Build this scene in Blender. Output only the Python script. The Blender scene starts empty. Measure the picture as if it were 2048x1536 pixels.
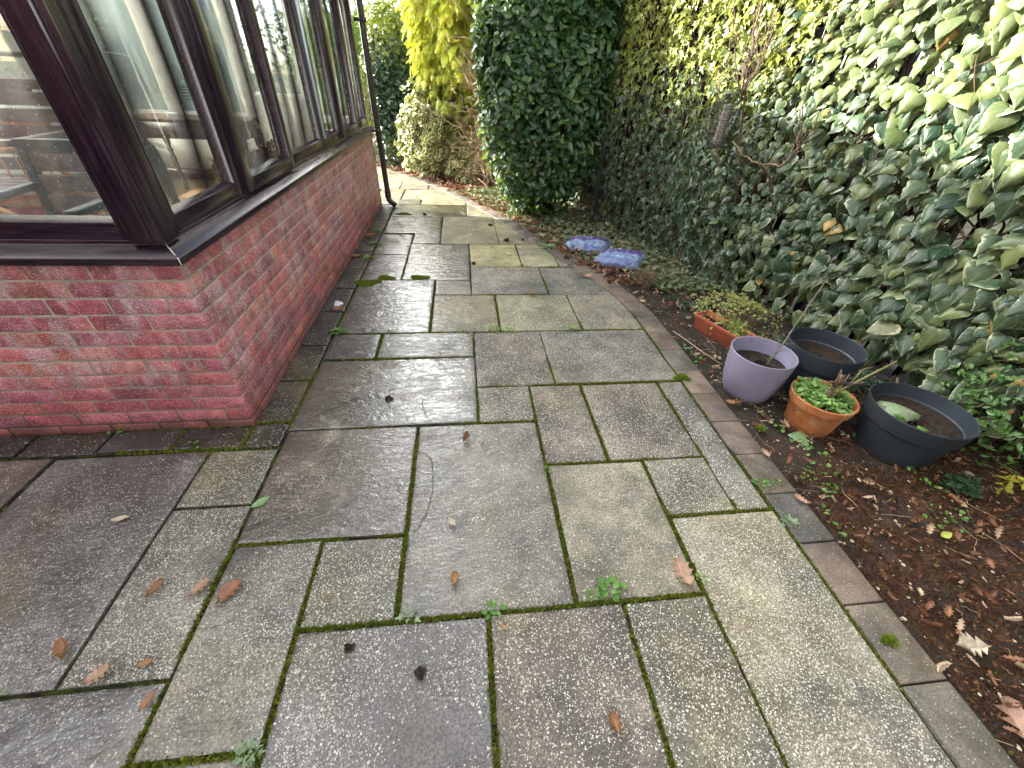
import bpy, math, random
import numpy as np
from mathutils import Matrix, Vector
SC = bpy.context.scene
COL = SC.collection
PI = math.pi

# ---------------------------------------------------------------- camera
def cam_axes(yaw, pit, rol):
    cy, sy, cp, sp, cr, sr = math.cos(yaw), math.sin(yaw), math.cos(pit), math.sin(pit), math.cos(rol), math.sin(rol)
    fwd = Vector((sy * cp, cy * cp, -sp)); right = Vector((cy, -sy, 0)); down = fwd.cross(right)
    return cr * right + sr * down, -sr * right + cr * down, fwd
_r, _d, _f = cam_axes(0.134664375, 0.657809197, -0.0518355289)
cd = bpy.data.cameras.new("camera"); cam = bpy.data.objects.new("camera", cd); COL.objects.link(cam)
cd.sensor_width = 36; cd.lens = 800.853518 / 2048 * 36; cd.clip_start = .03; cd.clip_end = 400
M = Matrix((( _r.x, -_d.x, -_f.x, 0), (_r.y, -_d.y, -_f.y, 0), (_r.z, -_d.z, -_f.z, 1.5), (0, 0, 0, 1)))
cam.matrix_world = M
SC.camera = cam
# ---------------------------------------------------------------- sky, sun, exposure
SUN_EL = math.radians(24); SUN_AZ = (-0.93, 0.37)      # horizontal direction towards the sun
W = bpy.data.worlds.new("World"); SC.world = W; W.use_nodes = True
nt = W.node_tree; bg = nt.nodes["Background"]
sky = nt.nodes.new("ShaderNodeTexSky"); sky.sky_type = 'NISHITA'; sky.sun_disc = False
sky.sun_elevation = SUN_EL; sky.sun_rotation = math.atan2(SUN_AZ[0], SUN_AZ[1])
sky.air_density = 1.0; sky.dust_density = 1.5; sky.ozone_density = 1.0
wb = nt.nodes.new("ShaderNodeVectorMath"); wb.operation = "MULTIPLY"; wb.inputs[1].default_value = (1.12, 1.0, .84)   # camera white balance
_tc = nt.nodes.new("ShaderNodeTexCoord"); _mp = nt.nodes.new("ShaderNodeVectorMath"); _mp.operation = "MULTIPLY"; _mp.inputs[1].default_value = (1, 1, 2.2)
_cn = nt.nodes.new("ShaderNodeTexNoise"); _cn.inputs["Scale"].default_value = 1.6; _cn.inputs["Detail"].default_value = 6
_cr = nt.nodes.new("ShaderNodeMapRange"); _cr.inputs[1].default_value = .38; _cr.inputs[2].default_value = .52
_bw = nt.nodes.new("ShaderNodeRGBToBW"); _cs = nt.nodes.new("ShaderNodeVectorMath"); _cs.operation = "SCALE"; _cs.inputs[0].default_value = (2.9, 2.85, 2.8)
_mx = nt.nodes.new("ShaderNodeMix"); _mx.data_type = "RGBA"
_dt = nt.nodes.new("ShaderNodeVectorMath"); _dt.operation = "DOT_PRODUCT"; _dt.inputs[1].default_value = (-.19, .83, .53)      # brighter cloud patch added out of view to throw glare on the wet path
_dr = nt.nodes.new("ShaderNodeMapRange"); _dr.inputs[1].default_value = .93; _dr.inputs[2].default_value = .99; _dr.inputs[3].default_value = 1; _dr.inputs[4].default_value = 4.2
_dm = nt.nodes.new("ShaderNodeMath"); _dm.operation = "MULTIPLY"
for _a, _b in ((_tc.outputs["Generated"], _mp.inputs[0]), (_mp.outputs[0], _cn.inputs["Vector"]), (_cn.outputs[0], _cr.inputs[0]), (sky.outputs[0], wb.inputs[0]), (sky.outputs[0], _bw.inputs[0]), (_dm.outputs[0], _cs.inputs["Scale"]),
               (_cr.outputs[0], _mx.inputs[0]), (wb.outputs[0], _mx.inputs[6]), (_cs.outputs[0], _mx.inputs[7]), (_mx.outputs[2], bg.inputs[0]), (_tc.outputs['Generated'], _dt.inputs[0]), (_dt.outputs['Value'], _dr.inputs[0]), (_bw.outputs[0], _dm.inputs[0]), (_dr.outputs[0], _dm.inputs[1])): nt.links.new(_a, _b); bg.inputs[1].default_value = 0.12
sd = bpy.data.lights.new("sun", 'SUN'); sun = bpy.data.objects.new("sun", sd); COL.objects.link(sun)
sd.energy = 5.0; sd.angle = math.radians(0.6); sd.color = (1, .93, .80)
_s = Vector((SUN_AZ[0] * math.cos(SUN_EL), SUN_AZ[1] * math.cos(SUN_EL), math.sin(SUN_EL))).normalized()
sun.rotation_euler = _s.to_track_quat('Z', 'Y').to_euler(); sun.location = (-6, 4, 6)
SC.view_settings.view_transform = 'Standard'; SC.view_settings.look = 'None'
SC.view_settings.exposure = 2.35; SC.view_settings.gamma = 1; SC.view_settings.use_curve_mapping = False
SC.render.engine = 'CYCLES'
SC.cycles.max_bounces = 7; SC.cycles.transparent_max_bounces = 12; SC.cycles.use_denoising = True
SC.cycles.sample_clamp_indirect = 8

# ---------------------------------------------------------------- node helper
class NM:
    def __init__(s, name):
        s.m = bpy.data.materials.new(name); s.m.use_nodes = True; s.t = s.m.node_tree
        s.t.nodes.clear(); s.out = s.t.nodes.new("ShaderNodeOutputMaterial")
    def n(s, ty, **kw):
        nd = s.t.nodes.new("ShaderNode" + ty)
        for k, v in kw.items(): setattr(nd, k, v)
        return nd
    def put(s, sock, v):
        if isinstance(v, bpy.types.NodeSocket): s.t.links.new(v, sock)
        elif v is not None:
            if isinstance(v, (tuple, list)) and len(v) == 3 and len(sock.default_value) == 4: v = (*v, 1)
            sock.default_value = v
    def pos(s): return s.n("TexCoord").outputs["Object"]
    def uv(s): return s.n("TexCoord").outputs["UV"]
    def attr(s, name, out="Fac"): return s.n("Attribute", attribute_name=name).outputs[out]
    def vmul(s, v, k):
        nd = s.n("VectorMath", operation='MULTIPLY'); s.put(nd.inputs[0], v); s.put(nd.inputs[1], k if isinstance(k, (tuple, list)) else (k, k, k)); return nd.outputs[0]
    def vadd(s, v, k):
        nd = s.n("VectorMath", operation='ADD'); s.put(nd.inputs[0], v); s.put(nd.inputs[1], k); return nd.outputs[0]
    def noise(s, v, scale, detail=3, rough=.55, dist=0, out=0):
        nd = s.n("TexNoise"); s.put(nd.inputs["Vector"], v); nd.inputs["Scale"].default_value = scale
        nd.inputs["Detail"].default_value = detail; nd.inputs["Roughness"].default_value = rough; nd.inputs["Distortion"].default_value = dist
        return nd.outputs[out]
    def voro(s, v, scale, out="Distance", feature='F1', rnd=1):
        nd = s.n("TexVoronoi", feature=feature); s.put(nd.inputs["Vector"], v); nd.inputs["Scale"].default_value = scale
        nd.inputs["Randomness"].default_value = rnd
        return nd.outputs[out]
    def m2(s, op, a, b=None, c=None, clamp=False):
        nd = s.n("Math", operation=op, use_clamp=clamp); s.put(nd.inputs[0], a)
        if b is not None: s.put(nd.inputs[1], b)
        if c is not None: s.put(nd.inputs[2], c)
        return nd.outputs[0]
    def ramp(s, v, a, b, lo=0., hi=1.):
        nd = s.n("MapRange", interpolation_type='SMOOTHSTEP'); s.put(nd.inputs[0], v); s.put(nd.inputs[1], a); s.put(nd.inputs[2], b)
        s.put(nd.inputs[3], lo); s.put(nd.inputs[4], hi); return nd.outputs[0]
    def mix(s, f, a, b, mode='MIX'):
        nd = s.n("Mix", data_type='RGBA', blend_type=mode); s.put(nd.inputs[0], f); s.put(nd.inputs[6], a); s.put(nd.inputs[7], b); return nd.outputs[2]
    def scale(s, col, f):
        nd = s.n("VectorMath", operation='SCALE'); s.put(nd.inputs[0], col); s.put(nd.inputs[3], f); return nd.outputs[0]
    def sep(s, v):
        nd = s.n("SeparateXYZ"); s.put(nd.inputs[0], v); return nd.outputs
    def bump(s, h, strength=.5, dist=.01, normal=None):
        nd = s.n("Bump"); s.put(nd.inputs["Height"], h); nd.inputs["Strength"].default_value = strength; nd.inputs["Distance"].default_value = dist
        if normal is not None: s.put(nd.inputs["Normal"], normal)
        return nd.outputs[0]
    def bsdf(s, col, rough=.6, spec=.5, normal=None, metal=0, coat=0, **kw):
        nd = s.n("BsdfPrincipled"); s.put(nd.inputs["Base Color"], col); s.put(nd.inputs["Roughness"], rough)
        s.put(nd.inputs["Specular IOR Level"], spec); nd.inputs["Metallic"].default_value = metal
        if coat is not None: s.put(nd.inputs["Coat Weight"], coat); nd.inputs["Coat Roughness"].default_value = .1
        if normal is not None: s.put(nd.inputs["Normal"], normal)
        for k, v in kw.items(): s.put(nd.inputs[k], v)
        return nd.outputs[0]
    def done(s, sh): s.t.links.new(sh, s.out.inputs[0]); return s.m
def simple(name, col, rough=.6, spec=.5, nscale=0, namt=.3, bscale=0, bstr=.3, bdist=.002, metal=0):
    a = NM(name); p = a.pos(); c = col
    if nscale:
        f = a.ramp(a.noise(p, nscale, 4), .3, .7, 1 - namt, 1 + namt)
        c = a.scale(a.mix(0., col, col), f)
    nrm = a.bump(a.noise(p, bscale, 4), bstr, bdist) if bscale else None
    return a.done(a.bsdf(c, rough, spec, nrm, metal))

# ---------------------------------------------------------------- mesh helpers
def rng(s): return np.random.default_rng(s)
def noise3(p, seed=0, sc=1.0):
    r = rng(seed + 1000); o = np.zeros(len(p))
    for k in range(7):
        d = r.normal(size=3); d /= np.linalg.norm(d); w = sc * (1.0 + k * .75)
        o += np.sin(p @ d * w * 2.2 + r.uniform(0, 6.28) + 1.3 * np.sin(p @ np.roll(d, 1) * w * 1.3)) / (1 + k * .55)
    return o / 2.6
def link(o, parent=None):
    COL.objects.link(o)
    if parent is not None: o.parent = parent
    return o
def tag(o, label=None, cat=None, group=None, kind=None):
    if label: o['label'] = label
    if cat: o['category'] = cat
    if group: o['group'] = group
    if kind: o['kind'] = kind
    return o
def thing(name, loc=(0, 0, 0), label=None, cat=None, group=None):
    o = bpy.data.objects.new(name, None); o.empty_display_size = .1; COL.objects.link(o); o.location = loc
    return tag(o, label, cat, group)
def mk(name, V, FG, mat, parent=None, uv=None, attrs=None, smooth=False):
    V = np.asarray(V, np.float32); me = bpy.data.meshes.new(name)
    me.vertices.add(len(V)); me.vertices.foreach_set("co", V.ravel())
    lv = []; st = []; n = 0
    for F in FG:
        F = np.asarray(F, np.int32)
        if len(F) == 0: continue
        k = F.shape[1]; lv.append(F.ravel()); st.append(n + np.arange(len(F)) * k); n += F.size
    lv = np.concatenate(lv); st = np.concatenate(st).astype(np.int32)
    me.loops.add(n); me.loops.foreach_set("vertex_index", lv)
    me.polygons.add(len(st)); me.polygons.foreach_set("loop_start", st)
    if smooth: me.polygons.foreach_set("use_smooth", np.ones(len(st), bool))
    me.update(calc_edges=True)
    if uv is not None:
        l = me.uv_layers.new(name="UVMap"); l.data.foreach_set("uv", np.asarray(uv, np.float32)[lv].ravel())
    for k, a in (attrs or {}).items():
        a = np.asarray(a, np.float32)
        if a.ndim == 1: me.attributes.new(k, 'FLOAT', 'POINT').data.foreach_set("value", a)
        else:
            at = me.attributes.new(k, 'FLOAT_COLOR', 'POINT'); at.data.foreach_set("color", np.c_[a, np.ones(len(a))].astype(np.float32).ravel())
    me.materials.append(mat)
    return link(bpy.data.objects.new(name, me), parent)
class MB:
    def __init__(s): s.V = []; s.n = 0; s.F = {3: [], 4: []}; s.A = []; s.NG = []; s.col = (1, 1, 1)
    def add(s, V, *FG):
        V = np.asarray(V, float).reshape(-1, 3); s.V.append(V)
        s.A.append(np.tile(np.asarray(s.col, float), (len(V), 1)))
        for F in FG:
            F = np.asarray(F, int)
            if len(F): s.F.setdefault(F.shape[1], []).append(F + s.n)
        s.n += len(V)
    def box(s, a, b, rz=0, about=None):
        a = np.array(a, float); b = np.array(b, float)
        x0, y0, z0 = np.minimum(a, b); x1, y1, z1 = np.maximum(a, b)
        if True:
            v = np.array([(x, y, z) for z in (z0, z1) for (x, y) in ((x0, y0), (x1, y0), (x1, y1), (x0, y1))], float)
            f = [(3, 2, 1, 0), (4, 5, 6, 7), (0, 1, 5, 4), (1, 2, 6, 5), (2, 3, 7, 6), (3, 0, 4, 7)]
        if rz:
            c = np.array(about if about is not None else ((x0 + x1) / 2, (y0 + y1) / 2)); co, si = math.cos(rz), math.sin(rz)
            q = v[:, :2] - c; v[:, 0] = c[0] + q[:, 0] * co - q[:, 1] * si; v[:, 1] = c[1] + q[:, 0] * si + q[:, 1] * co
        s.add(v, f)
    def beam(s, p, q, w, h, up=(0, 0, 1)):
        p, q = np.array(p, float), np.array(q, float); d = q - p; d = d / np.linalg.norm(d)
        u = np.cross(up, d); 
        if np.linalg.norm(u) < 1e-4: u = np.array((1., 0, 0))
        u = u / np.linalg.norm(u); t = np.cross(d, u)
        v = [e + sx * u * w / 2 + sy * t * h / 2 for e in (p, q) for sx, sy in ((-1, -1), (1, -1), (1, 1), (-1, 1))]
        s.add(v, [(3, 2, 1, 0), (4, 5, 6, 7), (0, 1, 5, 4), (1, 2, 6, 5), (2, 3, 7, 6), (3, 0, 4, 7)])
    def prism(s, poly, z0, z1):
        n = len(poly); v = [(x, y, z) for z in (z0, z1) for x, y in poly]
        s.add(v, [(i, (i + 1) % n, n + (i + 1) % n, n + i) for i in range(n)], [tuple(range(n - 1, -1, -1)), tuple(range(n, 2 * n))])
    def tube(s, P, R, n=6, cap=True):
        P = np.asarray(P, float); R = np.broadcast_to(R, (len(P),)).astype(float)
        T = np.gradient(P, axis=0); T = T / (np.linalg.norm(T, axis=1)[:, None] + 1e-9)
        u = np.cross(T[0], (0.31, 0.17, .93))
        if np.linalg.norm(u) < .1: u = np.cross(T[0], (1, 0, 0))
        V = []
        a = np.arange(n) * 2 * PI / n
        for i in range(len(P)):
            u = u - (u @ T[i]) * T[i]; u = u / np.linalg.norm(u) + 1e-9; w = np.cross(T[i], u)
            V.append(P[i] + R[i] * (np.cos(a)[:, None] * u + np.sin(a)[:, None] * w))
        V = np.concatenate(V); f = []
        for i in range(len(P) - 1):
            for k in range(n): f.append((i * n + k, i * n + (k + 1) % n, i * n + n + (k + 1) % n, i * n + n + k))
        s.add(V, f, [tuple(range(n - 1, -1, -1)), tuple(range(len(V) - n, len(V)))] if cap and n > 2 else [])
    def lathe(s, prof, c=(0, 0, 0), n=48):
        V = []; a = np.arange(n) * 2 * PI / n; m = len(prof)
        for r, z in prof: V.append(np.c_[c[0] + r * np.cos(a), c[1] + r * np.sin(a), np.full(n, c[2] + z)])
        f = [(i * n + k, i * n + (k + 1) % n, i * n + n + (k + 1) % n, i * n + n + k) for i in range(m - 1) for k in range(n)]
        s.add(np.concatenate(V), f)
    def build(s, name, mat, parent=None, smooth=False, bevel=0, cols=False):
        V = np.concatenate(s.V); FG = [np.concatenate(f) for k, f in s.F.items() if f]
        o = mk(name, V, FG, mat, parent, attrs={'tone': np.concatenate(s.A)} if cols else None, smooth=smooth)
        if bevel:
            b = o.modifiers.new("bevel", 'BEVEL'); b.width = bevel; b.segments = 2; b.limit_method = 'ANGLE'
        return o
def stamp(o, smooth_angle=35):
    o.data.polygons.foreach_set("use_smooth", np.ones(len(o.data.polygons), bool))
    m = o.modifiers.new("edges", 'EDGE_SPLIT'); m.split_angle = math.radians(smooth_angle); return o

# ---------------------------------------------------------------- leaves
def tpl(rows, zf):
    """rows: (half width, y of rim, y on midrib) from base to tip"""
    V = []; E = []; us = (-1, -.5, 0, .5, 1)
    for w, yo, ym in rows:
        for u in us: x = u * w; y = ym + (yo - ym) * abs(u); V.append((x, y, zf(u, y))); E.append(abs(u))
    F = []
    for i in range(len(rows) - 1):
        for k in range(4): F.append((i * 5 + k, i * 5 + k + 1, i * 5 + k + 6, i * 5 + k + 5))
    return np.array(V, float), np.array(F), np.array(E)
def tpl3(rows, zf):
    V = []; E = []; F = []
    for w, yo, ym in rows:
        for u in (-1, 0, 1): V.append((u * w, ym + (yo - ym) * abs(u), zf(u, yo))); E.append(abs(u))
    for i in range(len(rows) - 1):
        for k in range(2): F.append((i * 3 + k, i * 3 + k + 1, i * 3 + k + 4, i * 3 + k + 3))
    return np.array(V, float), np.array(F), np.array(E)
T_IVY = tpl([(.004, 0, 0), (.16, -.13, .03), (.37, -.10, .10), (.51, .08, .24), (.46, .30, .38), (.37, .50, .52), (.22, .74, .74), (.09, .91, .9), (.004, 1, 1)],
            lambda u, y: -.09 * u * u - .15 * y * y + .035 * (abs(abs(u) - .5) < .1))
T_IVY2 = tpl([(.004, 0, 0), (.20, -.10, .03), (.42, -.02, .10), (.46, .18, .24), (.30, .36, .40), (.33, .50, .52), (.13, .76, .76), (.004, 1, 1)],
             lambda u, y: -.13 * u * u - .22 * y * y + .05 * (abs(abs(u) - .5) < .1))
T_STAR = tpl3([(.01, 0, 0), (.34, -.16, .05), (.14, .10, .12), (.52, .30, .26), (.17, .42, .42), (.12, .72, .72), (.003, 1, 1)], lambda u, y: .07 * abs(u) - .15 * y * y)
T_OVAL = tpl3([(.01, 0, 0), (.17, .16, .12), (.25, .42, .40), (.22, .64, .64), (.10, .87, .87), (.003, 1, 1)], lambda u, y: .09 * abs(u) - .20 * y * y)
T_ROUND = tpl3([(.02, 0, 0), (.30, .12, .12), (.44, .45, .45), (.36, .76, .76), (.15, .96, .97), (.01, 1, 1)], lambda u, y: .08 * abs(u) - .14 * y * y)
T_NEEDLE = tpl3([(.03, 0, 0), (.10, .4, .4), (.01, 1, 1)], lambda u, y: .02 * abs(u) - .2 * y * y)
def spray():
    V = []; F = []; E = []
    def strip(p, q, w, dz):
        i = len(V); p = np.array(p, float); q = np.array(q, float); d = (q - p); n = np.array((-d[1], d[0])); n /= np.linalg.norm(n)
        m = p + .55 * d
        for c, ww, z in ((p, w * .5, dz[0]), (m, w, (dz[0] + dz[1]) / 2), (q, w * .15, dz[1])):
            V.append((*(c - n * ww), z)); V.append((*(c + n * ww), z)); E.extend((0, 1))
        F.extend([(i, i + 1, i + 3, i + 2), (i + 2, i + 3, i + 5, i + 4)])
    zf = lambda y: -.35 * y * y
    strip((0, 0), (0, 1), .025, (0, zf(1)))
    for k in range(6):
        y = .1 + .14 * k; L = .42 * (1 - .6 * (k / 6)); 
        for sx in (-1, 1):
            strip((0, y), (sx * L * .8, y + L * .75), .035, (zf(y), zf(y + L * .8) - .03))
            if k < 4: strip((sx * L * .4, y + L * .37), (sx * L * .95, y + L * .42), .025, (zf(y + L * .3), zf(y + L * .5)))
    return np.array(V, float), np.array(F), np.array(E, float)
T_SPRAY = spray()
def unit(a): return a / (np.linalg.norm(a, axis=-1, keepdims=True) + 1e-9)
def leaves(name, C, N, T, size, tp, mat, parent=None, seed=0, tint=None, curl=(.4, 1.8), wid=(.85, 1.12)):
    r = rng(seed + 7); tv, tf, te = tp; n = len(C); m = len(tv)
    N = unit(N); T = unit(T - (T * N).sum(1)[:, None] * N); B = np.cross(T, N)
    size = np.broadcast_to(size, (n,)); cu = r.uniform(*curl, n); wd = r.uniform(*wid, n); sk = r.normal(0, .08, n)
    x = tv[None, :, 0] * wd[:, None] + sk[:, None] * tv[None, :, 1] ** 2; y = np.tile(tv[:, 1], (n, 1)); z = tv[None, :, 2] * cu[:, None] + (r.normal(0, .10, n))[:, None] * tv[None, :, 0]
    V = C[:, None, :] + size[:, None, None] * (x[..., None] * B[:, None, :] + y[..., None] * T[:, None, :] + z[..., None] * N[:, None, :])
    F = (tf[None] + (np.arange(n) * m)[:, None, None]).reshape(-1, tf.shape[1])
    at = {'rnd': np.repeat(r.uniform(0, 1, n), m), 'edge': np.tile(te, n)}
    at['tint'] = np.repeat(np.zeros(n) if tint is None else tint, m)
    uv = np.tile(tv[:, :2], (n, 1))
    return mk(name, V.reshape(-1, 3), [F], mat, parent, uv=uv, attrs=at, smooth=True)
def leafmat(name, ca, cb, cm=None, margin=.8, rough=.38, trans=.3, ctint=None, spec=.5, veins=0., old=None, oldp=.96, vein_c=(.30, .36, .22), tcol=None):
    a = NM(name); r = a.attr('rnd'); e = a.attr('edge'); uv = a.uv(); p = a.pos()
    c = a.mix(a.ramp(r, 0., 1.), ca, cb)
    c = a.scale(c, a.ramp(a.noise(p, 60, 3), .25, .75, .75, 1.25))
    if veins:
        s_ = a.sep(uv); ang = a.m2('ARCTAN2', s_[0], a.m2('ADD', s_[1], .04)); w = a.m2('ABSOLUTE', a.m2('SINE', a.m2('MULTIPLY', ang, 4.6)))
        vn = a.m2('MULTIPLY', a.ramp(w, 0, .16, 1, 0), veins); c = a.mix(vn, c, vein_c)
    if cm:
        q = a.m2('ADD', e, a.m2('MULTIPLY', a.m2('SUBTRACT', a.noise(p, 45, 2), .5), .9))
        q = a.m2('ADD', q, a.m2('MULTIPLY', a.m2('SUBTRACT', r, .5), .35))
        c = a.mix(a.ramp(q, margin - .05, margin + .05), c, cm)
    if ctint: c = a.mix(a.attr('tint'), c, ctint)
    if old: c = a.mix(a.ramp(r, oldp, oldp + .005), c, old)
    bm = a.bump(a.noise(p, 150, 2), .25, .002)
    sh = a.bsdf(c, a.ramp(a.noise(p, 25, 2), .3, .7, rough - .08, rough + .12), spec, bm)
    if trans:
        tr = a.n("BsdfTranslucent"); tc = a.mix(.55, c, tcol or (.30, .38, .03), 'MIX'); a.put(tr.inputs[0], tc)
        mx = a.n("MixShader"); a.put(mx.inputs[0], trans); a.put(mx.inputs[1], sh); a.put(mx.inputs[2], tr.outputs[0]); sh = mx.outputs[0]
    return a.done(sh)

# ================================================================ SETTING: ground, path, kerb, bed
def m_slab():
    a = NM("wet_riven_slab"); p = a.pos(); tone = a.attr('tone', 'Color'); wet = a.attr('wet'); dens = a.attr('speck'); dark = a.attr('stain')
    big = a.noise(p, 2.3, 4, .6, .4); mid = a.noise(p, 9, 5, .65); fine = a.noise(p, 130, 3, .7)
    c = a.scale(tone, a.ramp(big, .3, .72, .50, 1.28))
    c = a.mix(a.m2('MULTIPLY', a.ramp(a.noise(a.vadd(p, (5, 3, 1)), 1.9, 3), .5, .68), .38), c, (.22, .18, .09))      # yellow algae
    c = a.mix(a.m2('MULTIPLY', a.ramp(a.noise(a.vadd(p, (9, 1, 4)), 3.1, 4, .65), .52, .70), .5), c, (.075, .068, .075))   # slate stains
    c = a.scale(c, a.ramp(mid, .25, .75, .72, 1.25))
    c = a.scale(c, a.ramp(fine, .32, .68, .45, 1.35))
    dk = a.m2('MULTIPLY', dark, a.ramp(a.noise(p, 6, 4), .35, .6)); c = a.mix(a.m2('MULTIPLY', dk, .7), c, (.03, .028, .027))
    # pale lichen and stone chips
    def chips(scale, off, thr, rr):
        v = a.vadd(p, off); v = a.vadd(v, a.vmul(a.noise(v, 90, 2, out=1), .006)); d = a.voro(v, scale); cc = a.sep(a.voro(v, scale, "Color"))
        rad = a.m2('MULTIPLY', cc[0], rr); on = a.m2('GREATER_THAN', cc[1], a.m2('SUBTRACT', 1.0, a.m2('MULTIPLY', thr, 1.0)))
        return a.m2('MULTIPLY', a.m2('LESS_THAN', d, rad), on), cc[2]
    area = a.m2('MULTIPLY', a.ramp(a.noise(a.vadd(p, (2, 7, 3)), 3.2, 4, .6), .30, .56), dens)
    c1, k1 = chips(105, (0, 0, 0), a.m2('MULTIPLY', area, .75), .36)
    c2, k2 = chips(185, (3.3, 1.2, 0), a.m2('MULTIPLY', area, 1.), .50)
    c3, k3 = chips(62, (1.3, 4.2, 0), a.m2('MULTIPLY', area, .16), .26)
    pale = a.mix(k1, (.45, .44, .36), (.68, .66, .60))
    for q, m in ((c2, .8), (c1, .9), (c3, 1.)): c = a.mix(a.m2('MULTIPLY', q, m), c, pale)
    wn = a.m2('MULTIPLY', wet, a.ramp(a.noise(a.vadd(p, (1, 1, 1)), 5.5, 5, .62, .6), .26, .52)); wn = a.m2('MINIMUM', wn, 1.0)
    c = a.scale(c, a.ramp(wn, 0, 1, 1.0, .42))
    rough = a.ramp(wn, .05, .95, .62, .42)
    rv = a.noise(a.vmul(p, (2.2, 5.0, 1)), 4.5, 5, .55, 1.6)                   # riven ripples
    h = a.m2('ADD', a.m2('MULTIPLY', rv, 1.0), a.m2('MULTIPLY', a.noise(p, 45, 3), .12))
    n1 = a.bump(h, .55, .010)
    gr = a.m2('MULTIPLY', a.m2('ADD', fine, a.m2('MULTIPLY', a.voro(p, 170), .8)), a.ramp(wn, .2, 1., 1., .35))
    n2 = a.bump(gr, .55, .0022, n1)
    film = a.bump(a.m2('ADD', rv, a.m2('MULTIPLY', a.noise(a.vmul(p, (1.6, 1, 1)), 17, 4, .6, .8), .28)), .75, .010)
    nd = a.bsdf(c, rough, .4, n2, coat=a.m2('MULTIPLY', wn, 1.0)); b_ = nd.node; b_.inputs["Coat Roughness"].default_value = .05; b_.inputs["Coat IOR"].default_value = 1.85; a.put(b_.inputs["Coat Normal"], film)
    return a.done(nd)
def m_kerb():
    a = NM("kerb_concrete"); p = a.pos(); tone = a.attr('tone', 'Color')
    c = a.scale(tone, a.ramp(a.noise(p, 6, 5, .65), .3, .7, .55, 1.35)); fine = a.noise(p, 180, 3, .7)
    c = a.mix(a.m2('MULTIPLY', a.ramp(a.noise(a.vadd(p, (4, 1, 1)), 4.5, 4, .6), .48, .66), .65), c, (.055, .055, .058))
    c = a.scale(c, a.ramp(fine, .3, .7, .6, 1.4)); d = a.voro(p, 120); k = a.sep(a.voro(p, 120, "Color"))
    c = a.mix(a.m2('MULTIPLY', a.m2('LESS_THAN', d, .22), a.m2('GREATER_THAN', k[1], .8)), c, (.45, .42, .34))
    return a.done(a.bsdf(c, .6, .4, a.bump(a.m2('ADD', fine, a.noise(p, 30, 3)), .45, .003)))
M_SLAB = m_slab(); M_KERB = m_kerb()
def m_joint():
    a = NM("joint_dirt"); p = a.pos(); n = a.noise(p, 14, 3)
    c = a.mix(a.ramp(n, .42, .58), (.012, .010, .008), (.035, .045, .008)); c = a.scale(c, a.ramp(a.noise(p, 300, 2), .3, .7, .5, 1.5))
    return a.done(a.bsdf(c, .9, .2, a.bump(a.noise(p, 220, 2), .8, .004)))
def m_soil():
    a = NM("bed_soil"); p = a.pos(); rust = a.attr('rust')
    c = a.mix(a.ramp(a.noise(p, 8, 4), .35, .65), (.014, .011, .009), (.045, .034, .024))
    rn = a.m2('MULTIPLY', rust, a.ramp(a.noise(a.vadd(p, (3, 3, 3)), 7, 4, .6), .34, .55))
    c = a.mix(rn, c, a.mix(a.ramp(a.noise(p, 28, 3), .35, .65), (.030, .014, .008), (.085, .036, .016)))
    c = a.scale(c, a.ramp(a.noise(p, 150, 3, .7), .3, .7, .4, 1.7))
    d = a.voro(p, 75); k = a.sep(a.voro(p, 75, "Color"))
    c = a.mix(a.m2('MULTIPLY', a.m2('LESS_THAN', d, a.m2('MULTIPLY', k[0], .33)), a.m2('GREATER_THAN', k[1], .82)), c, a.mix(k[2], (.30, .23, .12), (.5, .46, .38)))
    return a.done(a.bsdf(c, .75, .4, a.bump(a.m2('ADD', a.noise(p, 60, 5, .7), a.noise(p, 200, 3)), 1., .012)))
M_JOINT = m_joint(); M_SOIL = m_soil()
KI = np.array([(1.347, -2.5), (1.347, 2.75), (1.30, 3.1), (1.22, 3.4), (1.10, 3.72), (.93, 4.1), (.80, 4.5), (.60, 5.05), (.36, 5.6), (.10, 6.15), (-.32, 7.0), (-.78, 7.7), (-1.18, 8.2), (-1.7, 8.8), (-2.4, 9.4), (-4.2, 10.6)])
def kx(y): return np.interp(y, KI[:, 1], KI[:, 0])
# far ground sheet reaching the horizon
g = MB(); g.add([(-90, -90, -.16), (90, -90, -.16), (90, 90, -.16), (-90, 90, -.16)], [(0, 1, 2, 3)])
tag(g.build("ground", simple("ground_earth", (.035, .04, .018), .9, .2, 3, .5)), kind="structure")
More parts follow.
